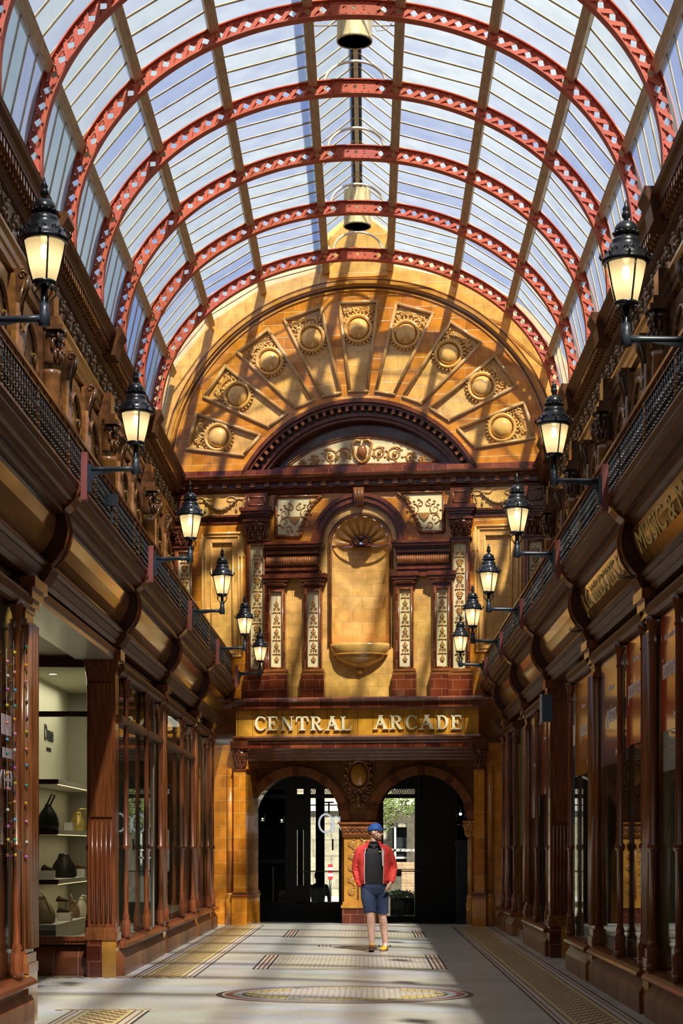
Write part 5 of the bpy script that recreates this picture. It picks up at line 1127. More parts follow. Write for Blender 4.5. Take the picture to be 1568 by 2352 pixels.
# purlins: section points on the ellipse by x
def onell(x, off):
    a, bb = 3.66+off, 2.88+off; return (x, VZ+bb*sqrt(max(0, 1-(x/a)**2)))
PX = [.60, 1.80, 2.78, 3.50]
def ptang(x, off):
    a, bb = 3.66+off, 2.88+off; t = math.acos(min(1, x/a)); return atan2(bb*cos(t), -a*sin(t))
pn = ['at the edge of the ridge lantern', 'second down from the ridge lantern', 'third down from the ridge lantern', 'lowest, just above the cornice']
for s in (-1, 1):
    for i, x in enumerate(PX):
        px, pz = onell(x, .10); an = ptang(x, .16); c_, s_ = cos(an), sin(an)
        q = [(VX+s*(px+u*c_-v*s_), pz+u*s_+v*c_) for u, v in ((-.065, -.055), (.065, -.055), (.065, .055), (-.065, .055))]
        P = thing('roof_purlin', 'brown roof purlin on the %s side, %s' % (SN[s], pn[i]), 'purlin', (VX+s*px, 18, pz), 'roof purlins')
        b = MB(); b.prism(q, 'y', 2, 35.0 if s > 0 else 35.35); b.build('beam', M['purlin'], P)
        b = MB(); yy = 16.0
        while yy < 34.8:
            mx_ = ((q[0][0]+q[1][0])/2, (q[0][1]+q[1][1])/2); b.ball((mx_[0], yy, mx_[1]), .012, 5, 4); yy += .62
        b.build('bolts', M['black'], P)
# glazing
secs = []
for s in (-1, 1):
    xs = [0.60, 1.80, 2.78, 3.50]
    for j in range(4):
        off = .16; a, bb = 3.66+off, 2.88+off
        t0 = math.acos(xs[j]/a); t1 = math.acos(xs[j+1]/a) if j < 3 else 0
        pts = [(VX+s*a*cos(t0+(t1-t0)*k/5), VZ+bb*sin(t0+(t1-t0)*k/5)) for k in (0, 5)]
        if j == 3: pts = [pts[0], (VX+s*3.97, 8.42)]
        secs.append((s, j, pts))
LH = 12.35; RZ = 13.35
lant = []
for s in (-1, 1): lant.append((s, 4, [(VX+s*.62, 12.5), (VX+s*.60, 12.9)])); lant.append((s, 5, [(VX+s*.66, 12.86), (VX+s*.03, RZ)]))
bays = [2.0]+RY+[35.0]
rg = random.Random(3)
for bi in range(len(bays)-1):
    y0, y1 = bays[bi], bays[bi+1]
    W_ = bpy.data.objects.new('window_%d' % (bi+1), None); COL.objects.link(W_); place(W_, Matrix.Translation((VX, (y0+y1)/2, 9)), None, (VX, (y0+y1)/2, 9)); W_['kind'] = 'structure'
    for (s, j, pts) in secs+lant:
        yy1 = y1 if bi < len(bays)-2 or j > 3 else 35.08-.15*((pts[0][0]+pts[-1][0])/2+.15)+.08
        if bi == len(bays)-2 and j > 3: yy1 = 35.0
        n = max(1, round((yy1-y0)/.5)); b = MB(); g = MB()
        for k in range(n):
            ya, yb = y0+(yy1-y0)*k/n, y0+(yy1-y0)*(k+1)/n
            b.mi = rg.choice([0, 0, 0, 1, 1, 2, 3, 3]) if s < 0 else rg.choice([0, 1, 1, 1, 2, 3, 3])
            vs = [(x, y, z) for x, z in pts for y in (ya, yb)]
            b.add(vs, [(2*i, 2*i+1, 2*i+3, 2*i+2) for i in range(len(pts)-1)])
            if j < 4 or True:
                g.tube([(x, ya, z-.012) for x, z in pts], .013, 4, smooth=False)
                g.tube([(x, ya+.03, z-.012) for x, z in pts], .006, 4, smooth=False)
        o = b.build('pane', RG, W_); g.build('glazing_bar', M['bar'], W_)
# lantern woodwork
P = thing('lantern_ridge', 'pale ridge beam with dark flashing along the top of the roof lantern', 'ridge beam', (VX, 18, RZ))
b = MB(); b.box(VX-.035, VX+.035, 2, 35, RZ-.09, RZ+.02); b.build('beam', M['bar'], P)
b = MB(); b.box(VX-.09, VX+.09, 2, 35, RZ-.02, RZ+.02); b.build('flashing', M['black'], P)
for s in (-1, 1):
    P = thing('lantern_curb', 'white painted curb board of the roof lantern, %s side' % SN[s], 'curb', (VX+s*.55, 18, 12.3))
    b = MB(); b.box(VX+s*.55, VX+s*.585, 2, 35, 12.22, 12.55); b.build('board', M['white'], P)
    b = MB(); b.box(VX+s*.57, VX+s*.64, 2, 35, 12.84, 12.92); b.build('eaves_rail', M['white'], P)
hoop = thing('lantern_hoop', '', 'hoop', (VX, 0, 12.2), 'white lantern hoops')
b = MB(); b.tube([(VX-.44, .0, 12.2)]+[(VX-.44*cos(t), 0, 12.4+.32*sin(t)) for t in [pi*i/20 for i in range(21)]]+[(VX+.44, 0, 12.2)], .022, 6); b.build('arched_bar', M['white'], hoop)
b = MB()
for s in (-1, 1): b.prism([(VX+s*.56, 12.5), (VX+s*.56, 12.2), (VX+s*.44, 12.2), (VX+s*.46, 12.36)], 'y', -.02, .02)
b.build('corner_gusset', M['white'], hoop)
for i in range(2, len(RY)):
    o = hoop if i == 2 else copy_tree(hoop)
    o.location.y = RY[i]+.35; o['label'] = 'white arched hoop inside the ridge lantern, %s from the end wall' % NTH[len(RY)-i]
for i, (y, d) in enumerate(((25.2, 'nearer'), (32.7, 'farther'))):
    P = thing('hanging_drum', 'rusty cream ventilation drum with a dark mouth, the %s of two' % d, 'drum', (VX, y, 12.3), 'ventilation drums')
    b = MB(); b.lathe([(.225, 0), (.24, .0), (.245, .02), (.24, .04), (.235, .06), (.235, .6), (.24, .62)], (VX, y, 12.3), 32, cap=False); b.build('casing', M['cream'], P)
    b = MB(); b.lathe([(0, .012), (.228, .012)], (VX, y, 12.3), 24); b.build('dark_mouth', M['black'], P)
    b = MB(); b.tube([(VX-.55, y, 12.52), (VX+.55, y, 12.52)], .01, 5); b.tube([(VX-.2, y, 12.9), (VX, y, RZ-.08), (VX+.2, y, 12.9)], .006, 4); b.tube([(VX+.24, y, 12.6), (VX+.3, y, 12.45), (VX+.42, y, 12.46), (VX+.5, y, 12.55)], .006, 4); b.build('stay_rods', M['bar'], P)
P = thing('gable_wall_cap', 'pale glazed end panel closing the roof lantern above the fan wall', 'wall panel', (0, -.02, 12.2), None, EM)
b = MB(); b.box(-.55, .55, -.05, 0, 12.12, 12.9); eb(b, 'tile_face', M['yellow'], P)
# unseen wall added behind the camera to block light from there
b = MB(); b.box(-6.5, 6.3, -2, -1.6, 0, 13.5); st(b.build('wall_light_block', M['brown']))
b = MB(); b.box(-3.9, 3.6, -1.7, 2.0, 12.2, 12.4); st(b.build('ceiling_behind_camera', M['brown']))
# ================================================================= floor mosaics
def bandmat(name, w):
    """striped border across local x (0..w), chequer in the middle"""
    m, nt, p = nodes(name); tc = nt.nodes.new('ShaderNodeTexCoord'); sp = nt.nodes.new('ShaderNodeSeparateXYZ'); lk(nt, tc.outputs['Object'], sp.inputs[0])
    dv = nt.nodes.new('ShaderNodeMath'); dv.operation = 'DIVIDE'; dv.inputs[1].default_value = w; lk(nt, sp.outputs[0], dv.inputs[0])
    cr = nt.nodes.new('ShaderNodeValToRGB'); cr.color_ramp.interpolation = 'CONSTANT'; e = cr.color_ramp.elements
    K, P_, B, Y = (.035, .025, .025, 1), (.55, .47, .38, 1), (.17, .06, .04, 1), (.55, .45, .2, 1)
    st_ = [(0, K), (.035, P_), (.07, B), (.095, P_), (.16, B), (.185, Y), (.25, B), (.255, (0, 0, 0, 1)), (.74, Y), (.80, B), (.825, P_), (.90, B), (.925, P_), (.965, K)]
    e[0].position = 0; e[0].color = K; e[1].position = st_[1][0]; e[1].color = st_[1][1]
    for q, c in st_[2:]: n = e.new(q); n.color = c
    lk(nt, dv.outputs[0], cr.inputs[0])
    ch = nt.nodes.new('ShaderNodeTexChecker'); ch.inputs['Scale'].default_value = 11; ch.inputs['Color1'].default_value = (.17, .055, .03, 1); ch.inputs['Color2'].default_value = (.55, .45, .2, 1)
    mp = nt.nodes.new('ShaderNodeMapping'); mp.inputs['Scale'].default_value = (1.4, .8, 1); mp.inputs['Location'].default_value = (0, 0, .5); lk(nt, tc.outputs['Object'], mp.inputs['Vector']); lk(nt, mp.outputs[0], ch.inputs['Vector'])
    a = nt.nodes.new('ShaderNodeMath'); a.operation = 'GREATER_THAN'; a.inputs[1].default_value = .255; lk(nt, dv.outputs[0], a.inputs[0])
    c = nt.nodes.new('ShaderNodeMath'); c.operation = 'LESS_THAN'; c.inputs[1].default_value = .74; lk(nt, dv.outputs[0], c.inputs[0])
    ml = nt.nodes.new('ShaderNodeMath'); ml.operation = 'MULTIPLY'; lk(nt, a.outputs[0], ml.inputs[0]); lk(nt, c.outputs[0], ml.inputs[1])
    mx = nt.nodes.new('ShaderNodeMixRGB'); lk(nt, ml.outputs[0], mx.inputs[0]); lk(nt, cr.outputs[0], mx.inputs[1]); lk(nt, ch.outputs['Color'], mx.inputs[2]); lk(nt, mx.outputs[0], p.inputs['Base Color']); p.inputs['Roughness'].default_value = .4
    return m
BW = .7; BM = bandmat('mosaic border', BW)
for (x0, y0, y1, lab) in ((H(1, 1.75), 2, 34.6, 'long chequered mosaic border along the right shopfronts'), (H(-1, 2.45), 21.0, 35.2, 'chequered mosaic border along the left shopfronts beyond the lobby'), (H(-1, 2.45), 2, 16.7, 'chequered mosaic border at the bottom left corner of the picture')):
    b = MB(); b.box(x0, x0+BW, y0, y1, -.002, .003); tag(b.build('mosaic_border', BM, origin=(x0, y0, 0)), lab, 'mosaic border', 'floor mosaic borders')
CB = bandmat('mosaic cross border', .12)
m, nt, p = nodes('mosaic strip'); tc = nt.nodes.new('ShaderNodeTexCoord'); ch = nt.nodes.new('ShaderNodeTexChecker'); ch.inputs['Scale'].default_value = 14; ch.inputs['Color1'].default_value = (.2, .08, .05, 1); ch.inputs['Color2'].default_value = (.55, .46, .24, 1); lk(nt, tc.outputs['Object'], ch.inputs['Vector']); lk(nt, ch.outputs[0], p.inputs['Base Color'])
for y0, d in ((20.86, 'farther'), (16.7, 'nearer')):
    b = MB(); b.box(H(-1, 4.2 if y0 > 20 else 2.6), H(-1, 1.75), y0, y0+.13, -.002, .003); tag(b.build('mosaic_strip', m, origin=(-4, y0, 0)), 'narrow chequered mosaic strip crossing the lobby mouth, the %s one' % d, 'mosaic border', 'lobby mosaic strips')
def gridmat(name, c, line, s):
    return tile(name, c, tuple(x*.93 for x in c), line, w=s, h=s, axes='xy', rough=.4, coat=0, off=0, ms=.008, var=.06)
PG = gridmat('mosaic panel tesserae', (.54, .49, .4), (.38, .31, .25), .055)
for (xa, xb, y0, y1, lab, k) in ((-1.37, .97, 22.4, 25.35, 'large rectangular mosaic floor panel between the man and the oval', 1), (-1.37, .97, 30.4, 32.9, 'rectangular mosaic floor panel near the entrance', 1), (-.72, .36, 27.55, 27.95, 'small narrow mosaic floor panel behind the man', 0)):
    P = thing('floor_mosaic', lab, 'floor mosaic', ((xa+xb)/2, (y0+y1)/2, 0))
    b = MB(); b.box(xa+.2, xb-.2, y0, y1, -.002, .003); b.build('tesserae_field', PG, P)
    b = MB(); 
    for i in range(4):
        b.mi = [0, 1, 1, 0][i]
        for q in ((xa+.055*i, xa+.055*i+.024), (xb-.055*i-.024, xb-.055*i)): b.box(q[0], q[1], y0, y1, -.002, .004)
    b.mi = 1; b.box(xa, xb, y0, y0+.015, -.002, .004); b.box(xa, xb, y1-.015, y1, -.002, .004)
    b.mi = 2; b.box(xa, xa+.2, y0, y1, -.002, .0025); b.box(xb-.2, xb, y0, y1, -.002, .0025)
    b.build('end_stripes', [mat('black tesserae', (.03, .025, .025), .4), mat('red tesserae', (.2, .06, .04), .4), mat('pale tesserae', (.6, .53, .44), .4)], P)
P = thing('floor_mosaic', 'large oval floor mosaic with yellow, grey and brown rings', 'floor mosaic', (-.216, 18.56, 0))
def oval(b, r, z, n=72, kx=1.275, ky=1.1): b.prism([(-.216+r*kx*cos(2*pi*i/n), 18.56+r*ky*sin(2*pi*i/n)) for i in range(n)], 'z', -.002, z)
for i, (r, c, nm) in enumerate(((1, (.04, .03, .03), 'outer_black_ring'), (.955, (.6, .54, .46), 'white_ring'), (.935, (.2, .07, .05), 'brown_ring'), (.87, (.32, .33, .34), 'grey_scroll_ring'), (.8, (.04, .03, .03), 'inner_black_ring'))):
    b = MB(); oval(b, r, .003+.001*i); b.build(nm, mat('oval '+nm, c, .4, var=.2, scale=30), P)
b = MB(); oval(b, .78, .009); b.build('yellow_field', gridmat('yellow tesserae', (.56, .44, .18), (.3, .22, .1), .07), P)
b = MB(); b.prism([(-.216+(.62+.1*cos(6*a))*1.275*cos(a), 18.56+(.6+.08*cos(6*a))*1.1*sin(a)) for a in [2*pi*i/60 for i in range(60)]], 'z', 0, .010); b.build('pale_field', PG, P)
b = MB()
for k in range(6):
    a = k*pi/3; b.prism([(-.216+.74*1.275*cos(a)+.07*cos(t)*(1+.4*cos(3*t)), 18.56+.72*1.1*sin(a)+.07*sin(t)*(1+.4*cos(3*t))) for t in [2*pi*i/18 for i in range(18)]], 'z', 0, .011)
b.build('flower_motifs', mat('green grey tesserae', (.22, .2, .12), .4), P)
# ================================================================= passage beyond the arches and street
q40_ = lambda u: (u-842)*44/4300
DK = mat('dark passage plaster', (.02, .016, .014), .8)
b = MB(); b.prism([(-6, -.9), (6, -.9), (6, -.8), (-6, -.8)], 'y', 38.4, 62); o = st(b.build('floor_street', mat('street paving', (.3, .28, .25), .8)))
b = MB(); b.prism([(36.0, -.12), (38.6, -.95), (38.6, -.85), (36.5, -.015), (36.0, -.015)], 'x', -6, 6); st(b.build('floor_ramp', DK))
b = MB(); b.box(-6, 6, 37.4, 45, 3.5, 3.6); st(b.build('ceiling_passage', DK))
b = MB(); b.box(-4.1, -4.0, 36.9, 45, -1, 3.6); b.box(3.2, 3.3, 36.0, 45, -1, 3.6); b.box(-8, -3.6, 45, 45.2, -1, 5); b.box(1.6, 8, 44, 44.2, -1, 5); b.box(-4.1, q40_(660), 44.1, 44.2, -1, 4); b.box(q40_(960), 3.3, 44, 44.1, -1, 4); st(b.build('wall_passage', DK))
def q40(u, Y=40): return (u-842)*Y/4300
def z40(v, Y=40): return 1.45+(1948-v)*Y/4300
IF = mat('black entrance joinery', (.008, .008, .009), .35)
SCN = thing('glass_screen', 'black framed glazed screen behind the entrance arches', 'screen', (q40(760), 40, -.85))
b = MB()
for u0, u1 in ((560, 578), (655, 682), (697, 713), (778, 880), (952, 966)): b.box(q40(u0), q40(u1), 39.95, 40.1, -.87, 3.5)
for u0, u1, v0, v1 in ((560, 970, 1740, 1812), (560, 970, 1824, 1833), (578, 655, 1974, 1982), (560, 780, 2072, 2200), (680, 700, 1830, 1906), (680, 700, 2034, 2075), (880, 960, 2104, 2200), (966, 1050, 1740, 2300)): b.box(q40(u0), q40(u1), 39.97, 40.08, max(-.87, z40(v1)), min(3.5, z40(v0)))
b.build('frame', IF, SCN)
b = MB(); b.box(q40(578), q40(952), 40.02, 40.03, -.8, z40(1812)); b.build('pane', GLD, SCN)
b = MB(); x = q40(713)
while x < q40(778):
    b.tube([(x, 40.0, z40(1824)), (x+.05, 40.0, z40(1812))], .006, 4); b.tube([(x+.05, 40.0, z40(1824)), (x, 40.0, z40(1812))], .006, 4); x += .05
x = q40(898)
while x < q40(951): b.tube([(x, 40.0, z40(1824)), (x+.05, 40.0, z40(1812))], .006, 4); b.tube([(x+.05, 40.0, z40(1824)), (x, 40.0, z40(1812))], .006, 4); x += .05
b.build('fretwork', M['woodl'], SCN)
b = MB(); b.box(q40(690), q40(965), 39.9, 39.92, z40(2001)-.012, z40(2001)+.012); b.build('handrail', M['gilt'], SCN)
BB = thing('brick_building', 'dark brown building with sash windows across the street, right of the pale one', 'building', (3, 56, -.8)); b = MB(); b.plate([(.2, -.85), (6, -.85), (6, 10), (.2, 10)], [[(x, z), (x+.7, z), (x+.7, z+1.6), (x, z+1.6)] for x in (.5, 1.45, 2.4) for z in (.6, 3.2)], 56, 56.4); b.build('wall', mat('dark stone', (.09, .075, .055), .9, var=.4), BB)
b = MB()
for x in (.5, 1.45, 2.4):
    for z in (.6, 3.2): b.box(x+.32, x+.38, 56.1, 56.2, z, z+1.6); b.box(x, x+.7, 56.1, 56.2, z+.77, z+.83)
b.build('glazing_bars', M['boxw'], BB)
# ring sign "Oro"
RSG = thing('ring_sign', 'large pale script sign of open rings hanging behind the left entrance arch', 'sign', (q40(750, 39.7), 39.7, z40(1914, 39.7)))
WR = mat('glowing pale sign', (.7, .72, .75), .3, emit=(.7, .75, .8), es=.7)  # emission added to brighten the sign rings
for (u, v, rx, ru) in ((748, 1891, 15.5, 21), (794, 1889, 15.5, 21)):
    b = MB(); b.tube([(q40(u+rx*cos(a), 39.7), 39.7, z40(v-ru*sin(a), 39.7)) for a in [2*pi*i/28 for i in range(28)]], .02, 6, closed=True); b.build('ring', WR, RSG)
b = MB(); b.tube([(q40(766, 39.7), 39.7, z40(1912, 39.7)), (q40(766, 39.7), 39.7, z40(1878, 39.7)), (q40(772, 39.7), 39.7, z40(1875, 39.7)), (q40(779, 39.7), 39.7, z40(1880, 39.7))], .015, 6); b.build('letter_r', WR, RSG)
b = MB(); b.box(q40(762), q40(766), 39.9, 39.93, z40(1953), z40(1927)); tag(b.build('door_pull', IF), 'short black vertical door pull behind the ring sign', 'handle')
# letters seen on the screen
LB = mat('black sign letter', (.01, .01, .01), .5)
def scr(s, u, v, size, nm, lab): t = text_mesh(s, size, .003, Matrix(((1, 0, 0, q40(u, 39.9)), (0, 0, -1, 39.9), (0, 1, 0, z40(v, 39.9)), (0, 0, 0, 1))), LB, nm); tag(t, lab, 'lettering')
scr('T', 755, 1856, .36, 'sign_letter', 'black letter T on the glass of the left entrance'); scr('YC', 929, 1845, .17, 'sign_letter', 'black letters on the pale strip behind the right arch')
b = MB(); b.box(q40(899, 49), q40(951, 49), 49, 49.05, z40(1849, 49), z40(1835, 49)); tag(b.build('sign_strip', mat('pale sign strip', (.75, .74, .66), .5)), 'pale sign strip with black letters behind the right arch', 'sign')
b = MB(); b.box(q40(895, 48), q40(952, 48), 48, 48.05, z40(1956, 48), z40(1950, 48)); tag(b.build('pale_rail', M['boxw']), 'pale horizontal rail behind the right arch', 'rail')
# grey panelled wall seen through the left arch
b = MB(); b.box(q40(480, 44), q40(660, 44), 44, 44.1, -.8, z40(1905, 44)); tag(b.build('grey_partition', mat('grey speckled wall', (.16, .17, .18), .8, var=.2, scale=20)), 'grey plastered partition seen through the left arch', 'partition')
b = MB(); b.box(q40(683, 41), q40(696, 41), 41, 41.1, z40(2035, 41), z40(1905, 41)); tag(b.build('blue_panel', mat('blue grey panel', (.16, .19, .28), .6)), 'narrow blue grey panel beside the dark door post', 'panel')
b = MB(); b.box(q40(1047, 38), q40(1100, 38), 37.9, 38.0, -.9, z40(1930, 38)); b.box(q40(1045, 38), q40(1100, 38), 37.85, 38.0, z40(1942, 38), z40(1936, 38)); tag(b.build('side_panelling', mat('slate blue panelling', (.035, .04, .06), .5)), 'slate blue panelled wall at the right of the right arch', 'panelling')
b = MB(); b.box(q40(1072, 37.8), q40(1084, 37.8), 37.8, 37.83, z40(2030, 37.8), z40(1996, 37.8)); tag(b.build('notice', mat('brown notice', (.1, .07, .04), .7)), 'small brown notice on the slate blue panelling', 'notice')
b = MB(); xg, yg = q40(735, 41.5), 41.5; b.tube([(xg, yg, -.85), (xg, yg, 3.4)], .1, 14); tag(b.build('street_column', mat('dark grey column', (.035, .04, .05), .5)), 'dark grey round column beyond the left arch', 'column')
b = MB(); xg, yg = q40(622, 43), 43; b.tube([(xg, yg, -.85), (xg, yg, z40(1990, 43))], .06, 12); tag(b.build('pale_post', mat('mottled pale post', (.3, .29, .2), .7)), 'mottled pale post in the left arch', 'post')
P = thing('passage_lantern', 'black square lantern with a small bright bulb hanging inside the right arch', 'lantern', (q40(1057, 37.4), 37.4, 1.7)); x = q40(1057, 37.4); b = MB()
zt, zb2 = z40(1864, 37.4), z40(1894, 37.4)
for a in range(4): t = pi/4+a*pi/2; b.tube([(x+.13*cos(t), 37.4+.13*sin(t), zt), (x+.08*cos(t), 37.4+.08*sin(t), zb2)], .008, 4)
b.prism([(x-.14, zt), (x+.14, zt), (x+.05, zt+.13), (x-.05, zt+.13)], 'y', 37.3, 37.5); b.tube([(x, 37.4, zt+.1), (x, 37.4, 3.4)], .01, 5); b.box(x-.07, x+.07, 36.23, 37.47, zb2-.02, zb2); b.build('frame', M['iron'], P)
b = MB(); b.ball((x, 37.4, zt-.05), .03, 8, 6); b.build('bulb', mat('cool bulb', (1, .9, .9), .5, emit=(1, .8, .85), es=4), P)
b = MB(); b.prism([(x-.085, zt), (x+.085, zt), (x+.055, zb2), (x-.055, zb2)], 'y', 36.24, 37.46); b.build('glass', GLD, P)
# street beyond
SB = thing('street_building', 'pale stone building with banded blocks and windows across the street beyond the arches', 'building', (0, 60, -.8))
wins = [(x, x+1.0, z, z+1.9) for x in (-8.2, -5.6, -3.2, .8, 3.4) for z in (.2, 3.4, 6.6)]
b = MB(); b.plate([(-12, -.85), (12, -.85), (12, 10), (-12, 10)], [[(a_1, c), (a_2, c), (a_2, d), (a_1, d)] for a_1, a_2, c, d in wins], 58, 58.4); b.build('wall', tile('pale ashlar', (.4, .36, .27), (.34, .3, .23), (.25, .22, .17), w=1.1, h=.5, ms=.03, rough=.8, coat=0), SB)
for a_1, a_2, c, d in wins:
    b = MB(); b.box(a_1, a_2, 58.25, 58.3, c, d); w_ = b.build('window', mat('dark street window', (.03, .035, .04), .15) if 'dark street window' not in bpy.data.materials else bpy.data.materials['dark street window'], SB)
    b = MB(); b.box((a_1+a_2)/2-.03, (a_1+a_2)/2+.03, 58.15, 58.26, c, d); b.box(a_1, a_2, 58.15, 58.26, (c+d)/2-.03, (c+d)/2+.03); b.build('glazing_bars', M['boxw'], w_)
b = MB()
for z in (-.2, 2.6, 2.8, 6.0): b.box(-12, 12, 57.85, 58, z, z+.16)
b.build('string_course', M['boxw'], SB)
SIGN = thing('street_sign', 'red and white striped street sign beyond the left arch', 'sign', (q40(758, 50), 50, .1)); b = MB()
for k in range(5): b.mi = k % 2; b.box(q40(753, 50), q40(764, 50), 50, 50.03, z40(2020-k*7, 50), z40(2013-k*7, 50))
b.build('striped_panel', [mat('red sign', (.6, .03, .04), .5), M['boxw']], SIGN); b = MB(); b.tube([(q40(758, 50), 50.04, -.85), (q40(758, 50), 50.04, z40(1990, 50))], .03, 6); b.build('post', M['iron'], SIGN)
b = MB(); b.box(q40(922, 50), q40(951, 50), 50, 50.1, -.8, z40(1992, 50)); b.box(q40(905, 50), q40(951, 50), 49.98, 50.12, z40(1996, 50), z40(1980, 50)); tag(b.build('brick_gatepost', tile('street brick', (.4, .25, .14), (.35, .21, .12), (.5, .45, .36), w=.22, h=.08, rough=.8, coat=0)), 'brown brick wall corner beyond the right arch', 'wall')
LF = mat('sunlit leaf', (.12, .16, .02), .5, var=.4, scale=8); rt = random.Random(5)
def leaves(b, c, r, n, sz):
    for k in range(n):
        d = Vector((rt.gauss(0, 1), rt.gauss(0, 1), rt.gauss(0, 1))); d = d.normalized()*rt.random()**.4; p = Vector(c)+Vector((d.x*r[0], d.y*r[1], d.z*r[2])); a = rt.uniform(0, 6.28); e = rt.uniform(-1, 1); u = Vector((cos(a), sin(a)*.6, e*.6))*sz; v = Vector((-sin(a)*.4, .3, .7+e*.3))*sz*.6
        b.add([p-u, p+v, p+u, p-v], [(0, 1, 2, 3)])
P = thing('street_tree', 'leafy green street tree beyond the right arch', 'tree', (q40(870, 47), 47, -.8)); b = MB(); leaves(b, (q40(868, 47), 47, z40(1862, 47)), (.55, .5, .6), 1600, .035); leaves(b, (q40(930, 47), 47, z40(1850, 47)), (.5, .5, .3), 600, .035); b.build('foliage', LF, P)
b = MB(); b.tube([(q40(872, 47), 47, -.85), (q40(876, 47), 47.1, .8), (q40(868, 47), 47, 2.2)], [.08, .06, .04], 8); b.build('trunk', M['purlin'], P)
P = thing('planter', 'low planter of greenery behind the right arch glass', 'planter', (q40(925, 46.5), 46.5, -.8)); b = MB(); leaves(b, (q40(925, 46.5), 46.5, z40(2056, 46.5)), (.4, .25, .14), 900, .03); b.build('greenery', LF, P)
b = MB(); b.box(q40(896, 46.5), q40(952, 46.5), 46.3, 46.7, -.8, z40(2062, 46.5)); b.build('trough', IF, P)
b = MB(); b.prism([(q40(912, 40.6), -.6), (q40(931, 40.6), -.6), (q40(927, 40.6), z40(2070, 40.6)), (q40(908, 40.6), z40(2070, 40.6))], 'y', 40.55, 40.6); tag(b.build('leaning_board', mat('pale blue board', (.25, .33, .32), .6)), 'pale blue board leaning behind the right arch glass', 'board')
b = MB(); b.box(q40(935, 40.6), q40(939, 40.6), 40.55, 40.6, -.6, z40(2075, 40.6)); b.box(q40(925, 40.6), q40(951, 40.6), 40.5, 40.7, z40(2104, 40.6)-.02, z40(2104, 40.6)+.02); tag(b.build('orange_easel', mat('orange timber', (.4, .13, .04), .6)), 'small orange timber easel behind the right arch glass', 'easel')
def stool(u, Y, lab):
    x = q40(u, Y); zb = -.82; P = thing('stool', lab, 'stool', (x, Y, zb)); b = MB(); b.lathe([(0, .7), (.17, .7), (.18, .74), (0, .75)], (x, Y, zb), 14); b.build('seat', IF, P)
    for q in range(4): a = pi/4+q*pi/2; b = MB(); b.tube([(x+.1*cos(a), Y+.1*sin(a), zb+.7), (x+.2*cos(a), Y+.2*sin(a), zb)], .014, 5); b.build('leg', IF, P)
stool(605, 41.8, 'dark bar stool at the left of the left arch'); stool(640, 42.2, 'dark bar stool beside the pale post')

for i, (u, v) in enumerate(((603, 1887), (647, 1890))):
    x = q40(u, 41); P = thing('track_spotlight', 'tiny black track spotlight glowing inside the left arch, the %s one' % ['left', 'right'][i], 'spotlight', (x, 41, z40(v, 41)), 'track spotlights'); z = z40(v, 41)
    b = MB(); b.tube([(x, 41, z+.02), (x, 41, z+.16)], .05, 8); b.tube([(x, 41, z+.16), (x, 41, 3.5)], .008, 4); b.build('housing', IF, P)
    b = MB(); b.lathe([(0, .018), (.04, .018)], (x, 41, z), 10); b.ball((x, 41-.045, z+.06), .02, 6, 4); b.build('lens', mat('spot lens %d' % i, (1, .9, .7), .5, emit=(1, .85, .6), es=5), P)
# ================================================================= people
def ring(c, rx, ry, n=20, tx=0, ty=0, sq=1.0, f=None):
    out = []
    for k in range(n):
        a = 2*pi*k/n; ca, sa = cos(a), sin(a)
        x = rx*math.copysign(abs(ca)**sq, ca); y = ry*math.copysign(abs(sa)**sq, sa)
        if f: x, y = f(a, x, y)
        out.append((c[0]+x, c[1]+y, c[2]+x*tx+y*ty))
    return out
def limb(b, pts, rs, n=14, sub=4):
    """smooth tapered limb through points"""
    P = [Vector(p) for p in pts]; m = len(P); C_, RR = [], []
    for i in range(m-1):
        p0, p1, p2, p3 = P[max(0, i-1)], P[i], P[i+1], P[min(m-1, i+2)]
        for k in range(sub):
            t = k/sub; C_.append(.5*((2*p1)+(p2-p0)*t+(2*p0-5*p1+4*p2-p3)*t*t+(3*p1-p0-3*p2+p3)*t**3)); RR.append(rs[i]+(rs[i+1]-rs[i])*t)
    C_.append(P[-1]); RR.append(rs[-1]); b.tube(C_, RR, n); b.ball(C_[0], RR[0]*.98, 12, 8); b.ball(C_[-1], RR[-1]*.98, 12, 8)
def remesh(o, vox=.008, sm=2):
    md = o.modifiers.new('r', 'REMESH'); md.mode = 'VOXEL'; md.voxel_size = vox
    s2 = o.modifiers.new('s', 'SMOOTH'); s2.iterations = sm; s2.factor = .5
    dg = bpy.context.evaluated_depsgraph_get(); dg.update(); me = bpy.data.meshes.new_from_object(o.evaluated_get(dg)); mats = list(o.data.materials)
    o.modifiers.clear(); o.data = me
    if not me.materials:
        for m_ in mats: me.materials.append(m_)
    for p_ in me.polygons: p_.use_smooth = True
    return o
